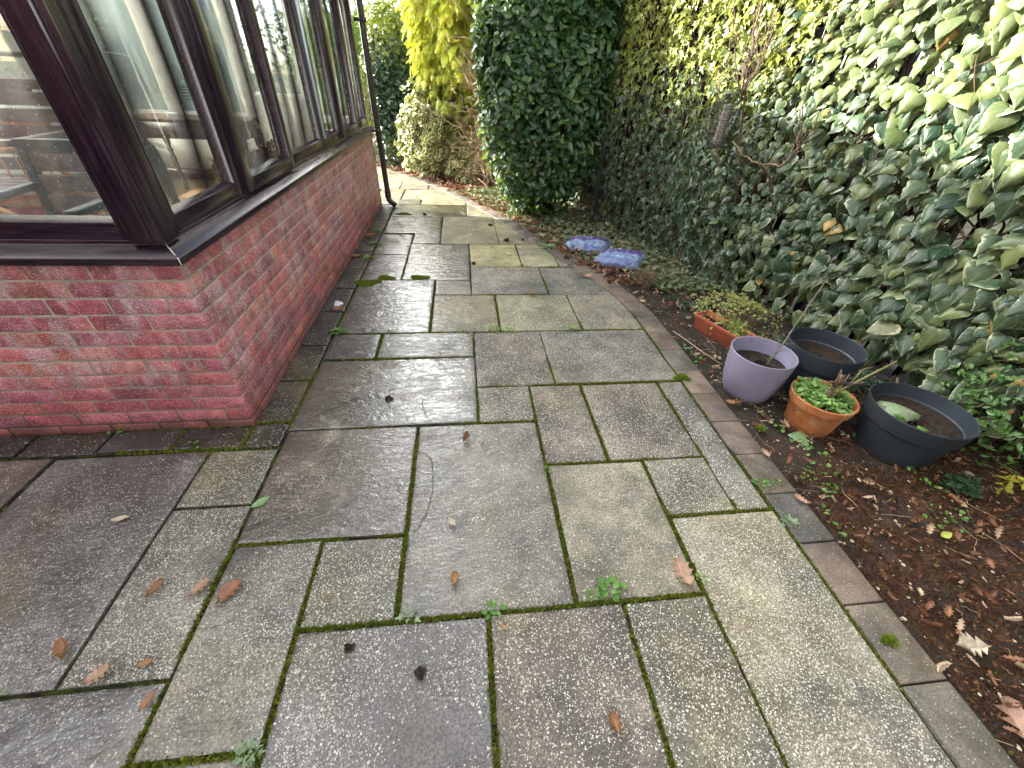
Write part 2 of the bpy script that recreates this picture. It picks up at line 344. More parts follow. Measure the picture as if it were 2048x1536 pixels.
# mortar / dirt bed under the slabs
ys = np.r_[-2.5, 2.7, 3.0, 3.3, 3.7, 4.1, 4.5, 5, 5.6, 6.1, 7, 7.7, 8.2, 8.8, 9.3]
g = MB(); V = []
for y in ys: V += [(-4.6, y, -.012), (float(kx(y)) + .01, y, -.012)]
g.add(V, [(2 * i, 2 * i + 1, 2 * i + 3, 2 * i + 2) for i in range(len(ys) - 1)])
tag(g.build("path_bedding", M_JOINT), kind="structure")
GRY, YEL, BRN, DRK, PUR, OLV = (.172, .164, .138), (.32, .285, .155), (.158, .134, .108), (.062, .054, .048), (.148, .137, .134), (.158, .150, .112)
a_, b_, c_, d_, e_, f_, g_, h_, i_, j_, k_, l_ = -1.93, -1.255, -.937, -.60, -.275, .043, .36, .53, .68, .85, 1.175, 1.343
SL = [  # x0, x1, y0, y1, tone, speck, wet, stain
 (-2.9, a_, .51, 1.475, BRN, .5, .5, .4), (a_, b_, .51, 1.475, PUR, .75, .35, .15), (b_, c_, 1.145, 1.475, OLV, .9, .2, .0), (b_, c_, .51, 1.145, GRY, 1.2, .15, .1),
 (-2.9, -1.9, -.5, .51, GRY, .8, .5, .3), (-1.9, c_, -.15, .51, (.17, .165, .17), .7, .45, 0), (-1.9, c_, -.8, -.15, GRY, 1, .2, .2),
 (c_, d_, .315, .95, GRY, 1.1, .3, 0), (c_, e_, .95, 1.59, BRN, 1., .55, .05), (d_, e_, .62, .95, OLV, 1.1, .15, .0), (d_, f_, -.15, .62, PUR, .95, .2, .1),
 (c_, d_, -.5, .315, GRY, .7, .3, .2), (f_, h_, -.15, .62, BRN, .8, .08, .55), (h_, j_, -.15, .62, OLV, 1.1, .05, .4), (e_, g_, .62, 1.59, (.185, .172, .142), .35, .45, .0),
 (g_, j_, .62, 1.275, (.225, .205, .150), .30, .15, .0), (j_, k_, .95, 1.275, OLV, 1., .05, .0), (j_, l_, -.45, .95, (.200, .182, .135), 1.35, .02, .0),
 (k_, l_, .95, 1.905, GRY, .9, .02, .35), (g_, i_, 1.275, 1.905, BRN, .7, .10, .6), (i_, k_, 1.275, 1.905, BRN, .95, .08, .15),
 (c_, f_, 1.59, 2.235, (.165, .155, .125), .6, .8, .0), (f_, g_, 1.59, 1.905, OLV, .8, .1, .05), (f_, h_, 1.905, 2.555, BRN, .8, .12, .75), (h_, l_, 1.905, 2.555, GRY, .8, .1, .6),
 (c_, d_, 2.235, 2.555, PUR, .4, .6, .1), (d_, f_, 2.235, 2.555, (.18, .175, .145), .6, .45, 0),
 (c_, -.27, 2.555, 3.49, (.13, .125, .108), .25, .9, .0), (-.27, f_, 3.175, 3.49, OLV, .9, .35, 0), (-.27, .243, 2.555, 3.175, (.16, .14, .075), .5, .3, .25),
 (.243, .865, 2.555, 3.175, (.19, .18, .10), 1.2, .05, .25), (.865, l_, 2.555, 3.175, (.18, .16, .115), .8, .05, .15), (f_, .715, 3.175, 3.80, GRY, .8, .1, .55), (.715, l_, 3.175, 3.80, (.14, .138, .12), .8, .1, .6),
 (c_, -.58, 3.49, 4.14, PUR, .15, .9, .0), (c_, -.58, 4.14, 4.78, GRY, .2, .8, .1), (-.58, f_, 3.49, 4.46, (.125, .12, .09), .5, .75, .1), (f_, .56, 3.80, 4.46, (.33, .30, .14), .35, .0, .1),
 (.56, .93, 3.80, 4.46, (.27, .255, .15), .5, .0, .05), (.93, 1.3, 3.80, 4.46, GRY, .5, .05, .2), (-.58, -.27, 4.46, 4.82, OLV, .3, .6, .2),
 (c_, -.27, 4.82, 5.5, (.10, .105, .085), .05, 1.2, .1), (-.27, .38, 4.46, 5.5, (.24, .22, .12), .3, .2, .35), (.38, .9, 4.46, 5.1, (.24, .215, .13), .3, .0, .3), (.38, .9, 5.1, 6.1, YEL, .3, .0, .1),
 (c_, .04, 5.5, 6.1, (.15, .145, .08), .1, 1.0, .5), (.04, .6, 5.5, 6.1, (.24, .22, .13), .2, .2, .3), (c_, -.6, 6.1, 6.38, OLV, .2, .5, .2), (-.6, .04, 6.1, 6.38, YEL, .2, .1, .2), (.04, .5, 6.1, 6.72, YEL, .2, .0, .1),
 (-1.27, -.90, 6.1, 7.0, (.22, .21, .13), .2, .2, .2), (-2.2, -1.27, 6.1, 7.0, GRY, .2, .2, .2), (-.90, .04, 6.38, 7.0, (.24, .23, .14), .2, .05, .2), (.04, .5, 6.72, 7.4, GRY, .2, .05, .2),
 (-3.2, -2.2, 6.1, 7.0, GRY, .2, .2, .2)]
for j, (y0, y1) in enumerate(((7.0, 7.6), (7.6, 8.2), (8.2, 9.0), (9.0, 9.6))):
    x = -3.4 + .3 * j
    while x < .2:
        w = (.6, .9, .45)[int((x * 7 + j) % 3)]; SL.append((x, x + w, y0, y1, ((.23, .22, .15), (.2, .19, .13), (.26, .24, .15))[int(x * 5 + j) % 3], .2, .05, .2)); x += w
for j, (y0, y1) in enumerate(((-.8, -.15), (-1.6, -.8), (-2.4, -1.6))):       # behind the camera
    x = -2.9
    while x < 1.3:
        w = (.61, .92, .61, .31)[int((x * 3 + j * 2) % 4)]; x1 = min(x + w, l_)
        if not (j == 0 and (x < c_ + .01 or x > .8)): SL.append((x, x1, y0, y1, (GRY, BRN, OLV)[int(x * 4 + j) % 3], .9, .1, .1))
        x = x1
# dark narrow border against the conservatory wall
for y0, y1, t in ((1.485, 1.66, .9), (1.66, 2.02, 1.3), (2.02, 2.42, .8), (2.42, 2.9, 1.2), (2.9, 3.32, .7), (3.32, 3.75, 1.6), (3.75, 4.2, 1.8), (4.2, 4.7, 1.5), (4.7, 5.3, 2.0), (5.3, 6.05, 2.6)):
    SL.append((-1.125, c_ - .004, y0, y1, tuple(np.array((.022, .021, .019)) * t), .4, .22, .5))
x = -1.125
for w, t in ((.32, 1.0), (.33, 1.6), (.34, 1.1), (.33, 1.2), (.45, .8), (.45, 1), (.45, 1), (.45, 1)):
    SL.append((x - w, x, 1.485, 1.64, tuple(np.array((.034, .030, .026)) * t), .25, .3, .5)); x -= w
def build_path():
    r = rng(5); Vs = []; Fs = []; T = []; Wt = []; Sp = []; St = []; n0 = 0
    for (x0, x1, y0, y1, tone, sp, wet, stn) in SL:
        if kx(y0) - x0 < .05: continue
        gp = .0075; X0, X1, Y0, Y1 = x0 + gp, x1 - gp, y0 + gp, y1 - gp
        jit = r.normal(0, .0022, 4); tz = r.normal(0, .0012, 3)
        nx = max(3, int((X1 - X0) / .025)); ny = max(3, int((Y1 - Y0) / .025))
        u = np.r_[0, .003 / (X1 - X0), np.linspace(.008 / (X1 - X0), 1 - .008 / (X1 - X0), nx), 1 - .003 / (X1 - X0), 1]
        v = np.r_[0, .003 / (Y1 - Y0), np.linspace(.008 / (Y1 - Y0), 1 - .008 / (Y1 - Y0), ny), 1 - .003 / (Y1 - Y0), 1]
        U, Vv = np.meshgrid(u, v); X = X0 + U * (X1 - X0); Y = Y0 + Vv * (Y1 - Y0)
        P = np.c_[X.ravel() * 1.0, Y.ravel(), np.full(X.size, x0 * 3.1)]
        wob = noise3(P * 9, 3) * .0022
        X = X + jit[0] * (1 - U) + jit[1] * U + wob.reshape(X.shape) * (np.abs(U - .5) > .47) + jit[2] * (Vv - .5) * 1.2
        Y = Y + jit[3] + noise3(P[:, [1, 0, 2]] * 9, 4).reshape(X.shape) * .0022 * (np.abs(Vv - .5) > .47) + jit[1] * (U - .5) * 1.2
        Z = noise3(P * 2.6, 1).reshape(X.shape) * .0020 + noise3(P * np.array((8., 22, 1)), 2).reshape(X.shape) * .0007 + tz[0] + tz[1] * (U - .5) * 2 + tz[2] * (Vv - .5) * 2
        e = np.minimum(np.minimum(U * (X1 - X0), (1 - U) * (X1 - X0)), np.minimum(Vv * (Y1 - Y0), (1 - Vv) * (Y1 - Y0)))
        Z = Z - np.clip(.008 - e, 0, .008) ** 2 * 45
        lim = kx(Y) - .010; cut = X > lim; X = np.minimum(X, lim)
        G = np.stack([X, Y, Z], -1); h, w = X.shape
        idx = np.arange(h * w).reshape(h, w)
        F = np.stack([idx[:-1, :-1], idx[:-1, 1:], idx[1:, 1:], idx[1:, :-1]], -1).reshape(-1, 4)
        al = cut.ravel()[F].all(1); F = F[~al]
        if len(F) == 0: continue
        Vt = G.reshape(-1, 3)
        # skirt
        ring = np.r_[idx[0, :], idx[1:, -1], idx[-1, -2::-1], idx[-2:0:-1, 0]]; Sk = Vt[ring].copy(); Sk[:, 2] = -.04; m = len(ring)
        FS = np.stack([ring, np.arange(m) + h * w, np.roll(np.arange(m), -1) + h * w, np.roll(ring, -1)], -1)
        Vt = np.concatenate([Vt, Sk]); Vs.append(Vt); Fs += [F + n0, FS + n0]; n0 += len(Vt); k = len(Vt)
        tn = np.array(tone) * np.array((1.02, 1.04, 1.09)) * r.uniform(.96, 1.12)
        T.append(np.tile(tn, (k, 1))); Sp.append(np.full(k, sp))
        lw = np.clip(1.15 - (Vt[:, 0] + .35) * 1.3, .25, 1.15); Wt.append(np.clip(wet * lw * 1.25, 0, 1.3)); St.append(np.full(k, stn))
    o = mk("path", np.concatenate(Vs), [np.concatenate(Fs)], M_SLAB, attrs={'tone': np.concatenate(T), 'wet': np.concatenate(Wt), 'speck': np.concatenate(Sp), 'stain': np.concatenate(St)}, smooth=True)
    m = o.modifiers.new("edges", 'EDGE_SPLIT'); m.split_angle = math.radians(50)
    tag(o, kind="structure")
build_path()
# kerb blocks
def build_kerb():
    r = rng(9); b = MB()
    seg = np.diff(KI, axis=0); L = np.r_[0, np.cumsum(np.hypot(*seg.T))]; tot = L[-1]
    s0 = .07; pt = lambda s: np.array([np.interp(s, L, KI[:, 0]), np.interp(s, L, KI[:, 1])])
    s = s0
    while s < tot - .3:
        ln = .247 if s < 5.3 else .30
        def fr(q):
            d = pt(q + .12) - pt(q - .12) if 0.12 < q < tot - .12 else pt(min(q + .1, tot)) - pt(max(q - .1, 0)); d /= np.linalg.norm(d); return np.array((d[1], -d[0]))
        A, B = pt(s + .003), pt(s + ln - .003); na, nb = fr(s), fr(s + ln); w = .172
        b.col = np.array(((.145, .120, .092), (.12, .108, .088), (.155, .118, .095), (.10, .095, .085))[r.integers(4)]) * r.uniform(.85, 1.15)
        z = r.normal(0, .0012); i, o2 = .004, w + r.normal(0, .001)
        q = [A + na * i, A + na * o2, B + nb * o2, B + nb * i]
        v = [(*k, zz) for zz in (-.13, z + .001) for k in q]
        b.add(v, [(3, 2, 1, 0), (4, 5, 6, 7), (0, 1, 5, 4), (1, 2, 6, 5), (2, 3, 7, 6), (3, 0, 4, 7)]); s += ln
    o = b.build("kerb", M_KERB, bevel=.004, cols=True); tag(o, kind="structure")
build_kerb()
def zbed(x, y):
    P = np.c_[np.ravel(x), np.ravel(y), np.zeros(np.size(x))]
    d = np.clip(P[:, 0] - (kx(P[:, 1]) + .17), 0, 3)
    return (-.028 + noise3(P * 4.0, 21) * .010 * np.clip(d * 8, .1, 1) + noise3(P * 14, 22) * .004 + .05 * np.clip(d - .25, 0, 1.2)).reshape(np.shape(x))
def build_bed():
    ny, nx = 330, 110; y = np.linspace(-2.5, 9.3, ny); t = np.linspace(0, 1, nx) ** 1.25
    Y = np.repeat(y[:, None], nx, 1); X = kx(Y) + .16 + t[None] * (3.4 - 0 * Y); Z = zbed(X, Y)
    idx = np.arange(nx * ny).reshape(ny, nx); F = np.stack([idx[:-1, :-1], idx[:-1, 1:], idx[1:, 1:], idx[1:, :-1]], -1).reshape(-1, 4)
    rust = np.clip((1.55 - Y) * 2.2, 0, 1) * np.clip((X - 1.53) * 12, .3, 1)
    tag(mk("garden_bed", np.stack([X, Y, Z], -1).reshape(-1, 3), [F], M_SOIL, attrs={'rust': rust.ravel()}, smooth=True), kind="structure")
build_bed()

# ================================================================ CONSERVATORY
def m_wood():
    a = NM("rosewood_upvc"); p = a.pos(); g = a.noise(a.vmul(p, (1, 1, .06)), 70, 5, .65, .6); g2 = a.noise(a.vmul(p, (.08, .08, 1)), 80, 5, .65, .6)
    hz = a.attr('tone', 'Color'); gg = a.mix(a.sep(hz)[0], g, g2)
    c = a.mix(a.ramp(gg, .35, .65), (.008, .004, .009), (.026, .013, .024)); c = a.mix(a.ramp(gg, .62, .74), c, (.036, .018, .022))
    return a.done(a.bsdf(c, a.ramp(gg, .3, .7, .14, .28), .55, a.bump(gg, .25, .001)))
M_WOOD = m_wood()
def m_brick():
    a = NM("rustic_red_brick"); p = a.pos(); tone = a.attr('tone', 'Color'); s_ = a.sep(p)
    c = a.scale(tone, a.ramp(a.noise(p, 14, 4, .6), .3, .7, .72, 1.3))
    c = a.mix(a.m2('MULTIPLY', a.ramp(a.noise(a.vadd(p, (3, 1, 2)), 7, 3), .50, .64), .45), c, (.13, .055, .085))
    pm = a.voro(a.vmul(p, (1, 1, 1.25)), 105); k = a.sep(a.voro(a.vmul(p, (1, 1, 1.25)), 105, "Color"))
    # lime bloom running down the wall
    st = a.noise(a.vmul(p, (1, 1, .35)), 11, 6, .72, .3); bl = a.m2('MULTIPLY', a.ramp(st, .44, .66), a.ramp(s_[2], .18, .36)); bl = a.m2('MULTIPLY', bl, .98)
    c = a.mix(a.m2('MULTIPLY', bl, a.ramp(a.noise(p, 120, 2), .3, .7, .4, 1.)), c, (.74, .56, .60))
    c = a.mix(a.m2('MULTIPLY', a.ramp(pm, .18, .34, 1, 0), a.ramp(k[0], .35, .8, 0, .70)), c, (.78, .62, .64)); c = a.scale(c, a.ramp(pm, .38, .62, 1., .55))  # pale glints on the pimples and darker pits painted into the colour
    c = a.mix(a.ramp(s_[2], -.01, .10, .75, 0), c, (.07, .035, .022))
    h = a.m2('ADD', a.ramp(pm, .05, .5, 1, 0), a.m2('MULTIPLY', a.noise(p, 200, 3), .6))
    n = a.bump(h, 1., .0060)
    return a.done(a.bsdf(c, a.ramp(a.noise(p, 5, 3), .35, .65, .30, .48), .55, n))
def m_mortar():
    a = NM("mortar"); p = a.pos(); s_ = a.sep(p); c = a.mix(a.ramp(a.noise(p, 9, 4), .3, .7), (.19, .16, .12), (.32, .28, .22))
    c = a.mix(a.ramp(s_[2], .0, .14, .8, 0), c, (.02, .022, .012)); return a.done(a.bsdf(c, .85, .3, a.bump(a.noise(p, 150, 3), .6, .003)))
M_BRICK = m_brick(); M_MORTAR = m_mortar()
M_WHITE = simple("white_frame", (.78, .77, .73), .4, .5, 12, .12)
M_PLASTER = simple("cream_plaster", (.76, .74, .66), .8, .3, 4, .08)
M_TRIM = simple("brown_trim", (.12, .05, .035), .45, .5, 30, .3)
M_FLOORI = simple("cork_floor", (.30, .17, .07), .5, .4, 20, .35)
def m_glass(name, tint=(.88, .91, .90), dirt=.02, frost=None):
    a = NM(name); p = a.pos(); lw = a.n("LayerWeight"); lw.inputs[0].default_value = .5
    fac = a.m2('ADD', .06, a.m2('MULTIPLY', a.m2('POWER', lw.outputs["Facing"], 2.7), .94), clamp=True)
    nm = a.bump(a.noise(p, 2.5, 2), .02, .01)
    tr = a.n("BsdfTransparent"); tr.inputs[0].default_value = (*tint, 1)
    gl = a.n("BsdfGlossy"); gl.inputs["Roughness"].default_value = .01; a.put(gl.inputs["Normal"], nm)
    base = tr.outputs[0]
    if frost:
        df = a.bsdf(a.scale(a.mix(0., frost, frost), a.ramp(a.noise(a.vmul(p, (1, 1, .4)), 9, 6, .7), .3, .7, .8, 1.15)), .6, .3); tl = a.n("BsdfTranslucent"); tl.inputs[0].default_value = (*frost, 1)
        m1 = a.n("MixShader"); m1.inputs[0].default_value = .5; a.put(m1.inputs[1], df); a.put(m1.inputs[2], tl.outputs[0]); base = m1.outputs[0]
    m = a.n("MixShader"); a.put(m.inputs[0], fac); a.put(m.inputs[1], base); a.put(m.inputs[2], gl.outputs[0])
    # rain spots and grime
    df = a.n("BsdfDiffuse"); df.inputs[0].default_value = (.7, .7, .66, 1)
    d = a.voro(p, 90); k = a.sep(a.voro(p, 90, "Color")); spot = a.m2('MULTIPLY', a.m2('LESS_THAN', d, a.m2('MULTIPLY', k[0], .22)), a.m2('GREATER_THAN', k[1], .8))
    streak = a.ramp(a.noise(a.vmul(p, (1, 1, .12)), 22, 4, .7), .50, .75, 0, .06)
    f2 = a.m2('ADD', a.m2('MULTIPLY', spot, .5), a.m2('ADD', streak, dirt), clamp=True)
    m2 = a.n("MixShader"); a.put(m2.inputs[0], f2); a.put(m2.inputs[1], m.outputs[0]); a.put(m2.inputs[2], df.outputs[0])
    return a.done(m2.outputs[0])
M_GLASS = m_glass("window_glass"); M_FROST = m_glass("frosted_glass", frost=(.52, .62, .63), dirt=.02)
def m_roof():
    a = NM("polycarbonate"); tl = a.n("BsdfTranslucent"); tl.inputs[0].default_value = (.95, .95, .93, 1); df = a.bsdf((.8, .8, .78), .3, .4)
    m = a.n("MixShader"); m.inputs[0].default_value = .85; a.put(m.inputs[1], df); a.put(m.inputs[2], tl.outputs[0]); return a.done(m.outputs[0])
M_ROOF = m_roof()
XR, YF, XL, YB, WH = -1.115, 1.64, -4.3, 6.03, .872
cons = thing("conservatory", (XR, YF, 0), "dark framed conservatory on a low red brick wall beside the wet path", "conservatory")
def cpart(o, parent=None):     # keep world placement while parenting to the empty
    o.parent = parent or cons
    if parent is None: o.location = (-XR, -YF, 0)
    return o
def bricks():
    r = rng(31); b = MB(); H = .075; hh = .065
    reds = [(.50, .135, .145), (.54, .16, .165), (.46, .12, .14), (.55, .18, .15), (.42, .13, .165), (.52, .17, .19), (.40, .13, .17), (.51, .14, .15)]
    for c in range(12):
        z0 = .004 + c * H - .03; z1 = z0 + hh
        if c == 11: z1 = WH - .002
        odd = c % 2
        x0, x1 = XR, YF
        # corner brick: stretcher on one face, header on the other, alternating
        ox = .1025 if odd else .215; oy = .215 if odd else .1025
        def pick():
            b.col = np.array(reds[r.integers(len(reds))]) * r.uniform(.95, 1.28)
        pick(); j = lambda: r.normal(0, .0008)
        b.box((XR - ox, YF, z0), (XR, YF + oy, z1))
        x = XR - ox - .010
        while x > XL:
            xe = max(x - .215, XL); pick(); b.box((xe, YF + j(), z0 + j()), (x, YF + .10, z1 + j())); x = xe - .010
        y = YF + oy + .010
        while y < YB - .02:
            ye = min(y + .215, YB); pick(); b.box((XR - .10, y, z0 + j()), (XR + j(), ye, z1 + j())); y = ye + .010
        x = XR - .11
        while x > XL:
            xe = max(x - .215, XL); pick(); b.box((xe, YB - .1, z0), (x, YB - .002 + j(), z1)); x = xe - .010
    o = b.build("brick_wall", M_BRICK, bevel=.004, cols=True); o.data.transform(Matrix.Identity(4)); cpart(o)
    m = MB(); q = .004
    m.box((XL, YF + q, -.1), (XR - q, YF + .1, WH - .004)); m.box((XR - .1, YF + .1, -.1), (XR - q, YB - q, WH - .004)); m.box((XL, YB - .1, -.1), (XR - .1, YB - q, WH - .004)); m.box((XL - .1, YF + .1, -.1), (XL, YB, WH - .004))
    cpart(m.build("mortar", M_MORTAR), o); o.children[0].location = (0, 0, 0)
bricks()
def conservatory():
    # inside lining, floor
    m = MB(); m.box((XL, YF + .104, .3), (XR - .104, YF + .12, WH)); m.box((XR - .12, YF + .12, .3), (XR - .104, YB - .104, WH)); m.box((XL, YB - .12, .3), (XR - .12, YB - .104, WH)); m.box((XL + .002, YF + .12, .3), (XL + .02, YB - .12, WH))
    cpart(m.build("inside_wall", M_PLASTER))
    m = MB(); m.box((XL + .02, YF + .12, .2), (XR - .12, YB - .12, .3)); cpart(m.build("floor", M_FLOORI))
    m = MB(); m.box((XL + .02, YB - .14, .3), (XR - .12, YB - .121, .42)); m.box((XL + .02, YB - .15, WH - .03), (XR - .12, YB - .121, WH)); cpart(m.build("skirting", M_TRIM))
    # sill: sloping board with lip
    s = MB(); s.col = (1, 0, 0)
    lipx, lipy = XR + .042, YF - .042
    def ring(off, z): return [(XL, YF - off, z), (XR + off, YF - off, z), (XR + off, YB + off, z)]
    prof = [(-.13, WH - .002), (.038, WH - .002), (.042, WH + .004), (.042, WH + .026), (.036, WH + .033), (-.022, WH + .058), (-.022, WH + .075), (-.13, WH + .075)]
    V = []; n = len(prof)
    for k in range(3):
        for off, z in prof: V.append(ring(off, z)[k])
    s.add(V, [(k * n + i, k * n + (i + 1) % n, (k + 1) * n + (i + 1) % n, (k + 1) * n + i)[::-1] for k in range(2) for i in range(n)], [tuple(range(n)), tuple(range(3 * n - 1, 2 * n - 1, -1))])
    sill = cpart(s.build("window_sill", M_WOOD, bevel=.002, cols=True))
    w = MB(); w.col = (1, 1, 1); w.beam((XR + .0425, YF - .0425, WH + .027), (XR - .02, YF + .02, WH + .0615), .0022, .002); w.beam((XR + .0428, YF - .0428, WH + .002), (XR + .0428, YF - .0428, WH + .03), .002, .002, up=(1, 0, 0))
    cpart(w.build("mitre_joint", M_WHITE), sill).location = (0, 0, 0)
    # corner post with grooves
    p = MB(); p.col = (0, 0, 0); zp = WH + .076
    poly = [(-1.262, 1.70), (-1.262, 1.672), (-1.240, 1.636), (-1.165, 1.630), (-1.158, 1.636), (-1.150, 1.630), (-1.128, 1.637), (-1.122, 1.646), (-1.128, 1.654), (-1.119, 1.664), (-1.119, 1.690), (-1.127, 1.697), (-1.119, 1.705), (-1.122, 1.752), (-1.150, 1.775), (-1.19, 1.775), (-1.19, 1.70)]
    p.prism(poly[::-1][::-1], zp, 2.2); cpart(p.build("corner_post", M_WOOD, bevel=.0015, cols=True))
    # windows: ring frame + bead + pane
    def win(axis, a, b, plane, sgn, sa, sb, proud=0., z0=WH + .076, z1=2.16, mat=M_WOOD, gm=M_GLASS, dep=.06, bot=.062, name="window", label=None):
        f = MB()
        def bx(u0, u1, v0, v1, d0, d1, hz):
            f.col = (hz, 0, 0); lo, hi = plane - sgn * d0, plane - sgn * d1
            if axis == 'y': f.box((lo, u0, v0), (hi, u1, v1))
            else: f.box((u0, lo, v0), (u1, hi, v1))
        o = -proud
        bx(a, a + sa, z0, z1, o, dep, 0); bx(b - sb, b, z0, z1, o, dep, 0); bx(a + sa, b - sb, z0, z0 + bot, o + .0005, dep, 1); bx(a + sa, b - sb, z1 - .06, z1, o + .0005, dep, 1)
        # sloping glazing bead around the pane
        e = .016; g0, g1, h0, h1 = a + sa, b - sb, z0 + bot, z1 - .06; d0, d1 = o + .004, .034
        def pt(u, v, d): return (plane - sgn * d, u, v) if axis == 'y' else (u, plane - sgn * d, v)
        O = [pt(g0, h0, d0), pt(g1, h0, d0), pt(g1, h1, d0), pt(g0, h1, d0)]; I = [pt(g0 + e, h0 + e, d1), pt(g1 - e, h0 + e, d1), pt(g1 - e, h1 - e, d1), pt(g0 + e, h1 - e, d1)]
        Bk = [pt(g0, h0, d1), pt(g1, h0, d1), pt(g1, h1, d1), pt(g0, h1, d1)]
        fl = [(0, 1, 5, 4), (1, 2, 6, 5), (2, 3, 7, 6), (3, 0, 4, 7), (4, 5, 9, 8), (5, 6, 10, 9), (6, 7, 11, 10), (7, 4, 8, 11)]
        f.col = (.5, 0, 0); f.add(O + I + Bk, fl)
        fo = f.build(name, mat, bevel=.002, cols=True); cpart(fo)
        if label: fo['label'] = label
        g = MB(); A, B = pt(g0 + .004, h0 + .004, .038), pt(g1 - .004, h1 - .004, .044); g.box(A, B); cpart(g.build("pane", gm), fo).location = (0, 0, 0)
        return fo
    PX_ = XR - .022
    for a, b, sa, sb, pr in ((1.776, 2.42, .012, .085, 0), (2.421, 3.17, .085, .05, .018), (3.171, 4.02, .05, .07, 0), (4.021, 4.62, .07, .05, 0), (4.621, 5.36, .05, .07, .018), (5.361, 6.0, .07, .09, 0)):
        win('y', a, b, PX_, 1, sa, sb, pr)
    t = MB(); t.box((PX_ + .001, 4.0, WH + .14), (PX_ + .014, 4.035, 2.1)); cpart(t.build("glint_strip", simple("pale_glint", (.45, .52, .62), .25, .6)))  # pale strip added to stand in for a glint along the mullion
    PY_ = YF + .022
    win('x', -2.62, -1.263, PY_, -1, .05, .012); win('x', -4.28, -2.621, PY_, -1, .06, .05)
    # far end wall and house side: white inside frames, frosted and clear panes
    PB = YB - .022
    for a, b, gm in ((-4.28, -3.25, M_FROST), (-3.249, -2.42, M_FROST), (-2.419, -1.75, M_GLASS), (-1.749, -1.19, M_GLASS)):
        win('x', a, b, PB, 1, .07, .07, 0, mat=M_WHITE, gm=gm, dep=.10, label="white framed inner window")
    for a, b in ((1.7, 3.1), (3.101, 4.5), (4.501, 5.95)): win('y', a, b, XL - .01, -1, .06, .06, mat=M_WHITE, label="white framed inner window")
    # roof, gutter
    e = MB(); zr = 3.62; xm = -2.75
    for x0, x1 in ((XR + .10, xm), (XL - .10, xm)):
        z0 = 2.2
        V = [(x0, YF - .12, z0), (x0, YB + .12, z0), (x1, YB + .12, zr), (x1, YF - .12, zr)]; V2 = [(a, b, c + .03) for a, b, c in V]
        e.add(V + V2, [(3, 2, 1, 0), (4, 5, 6, 7), (0, 1, 5, 4), (1, 2, 6, 5), (2, 3, 7, 6), (3, 0, 4, 7)])
    for y in (YF - .02, YB):
        e.add([(XL, y, 2.23), (XR, y, 2.23), (xm, y, zr), (XL, y + .02, 2.23), (XR, y + .02, 2.23), (xm, y + .02, zr)], [(0, 1, 2), (5, 4, 3)])
    roof = cpart(e.build("roof", M_ROOF))
    gt = MB(); gt.col = (1, 0, 0); gt.box((XR - .12, YF - .02, 2.161), (XR + .01, YB + .02, 2.2)); gt.box((XL - .02, YF - .01, 2.161), (XR - .13, YF + .1, 2.199)); gt.box((XL - .02, YB - .1, 2.161), (XR - .13, YB + .01, 2.199))
    gt.box((XR + .06, YF - .12, 2.12), (XR + .16, YB + .12, 2.20)); gt.box((xm - .05, YF - .12, zr - .02), (xm + .05, YB + .12, zr + .08))
    for y in np.linspace(YF + .3, YB - .3, 6): gt.beam((XR + .1, y, 2.25), (xm, y, zr + .05), .05, .04); gt.beam((XL - .1, y, 2.25), (xm, y, zr + .05), .05, .04)
    cpart(gt.build("eaves_beam", M_WOOD, cols=True))
    # rainwater pipe with shoe and brackets
    M_PIPE = simple("brown_pipe", (.022, .013, .014), .32, .5, 8, .25)
    px_, py_ = XR + .06, YB - .05; q = MB()
    q.tube([(px_ + .02, py_, 2.13), (px_ + .02, py_, 1.2), (px_ + .045, py_ - .01, .16), (px_ + .045, py_ - .01, .12)], .034, 14)
    pipe = cpart(stamp(q.build("drainpipe", M_PIPE)))
    q = MB(); q.tube([(px_ + .045, py_ - .01, .20), (px_ + .045, py_ - .01, .11)], .040, 14); q.tube([(px_ + .045, py_ - .01, .12), (px_ + .05, py_ - .015, .085), (px_ + .08, py_ - .03, .055), (px_ + .13, py_ - .06, .03)], [.036, .036, .035, .034], 14)
    cpart(stamp(q.build("shoe", M_PIPE)), pipe).location = (0, 0, 0)
    for z in (.88, 1.9):
        q = MB(); q.tube([(px_ + .03, py_ - .002, z - .02), (px_ + .03, py_ - .002, z + .02)], .040, 14); q.box((XR - .0, py_ - .04, z - .015), (px_ + .02, py_ + .02, z + .015)); cpart(q.build("bracket", M_PIPE), pipe).location = (0, 0, 0)
conservatory()

# ================================================================ VEGETATION
HL = np.array([(2.78, -2.5), (2.75, .3), (2.62, 1.2), (2.50, 2.0), (2.36, 2.8), (2.22, 3.5), (2.10, 4.1), (1.86, 4.7), (1.66, 5.3), (1.45, 6.2), (1.25, 7.2)])
def hx(y): return np.interp(y, HL[:, 1], HL[:, 0])
M_BARK = simple("grey_brown_bark", (.115, .080, .052), .8, .3, 30, .45, 60, .8, .006)
M_TWIG = simple("pale_twig", (.23, .165, .10), .75, .3, 40, .35)
M_STEMG = simple("green_stem", (.16, .15, .05), .5, .4, 20, .3)
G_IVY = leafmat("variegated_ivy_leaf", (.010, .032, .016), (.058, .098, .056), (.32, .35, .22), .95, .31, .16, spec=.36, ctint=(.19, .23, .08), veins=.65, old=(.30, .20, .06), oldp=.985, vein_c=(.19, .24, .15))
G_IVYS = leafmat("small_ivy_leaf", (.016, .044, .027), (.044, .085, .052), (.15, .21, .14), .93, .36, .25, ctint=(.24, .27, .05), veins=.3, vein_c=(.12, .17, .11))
G_PRIV = leafmat("privet_leaf", (.018, .060, .030), (.036, .095, .040), None, rough=.30, trans=.22, ctint=(.12, .22, .04))
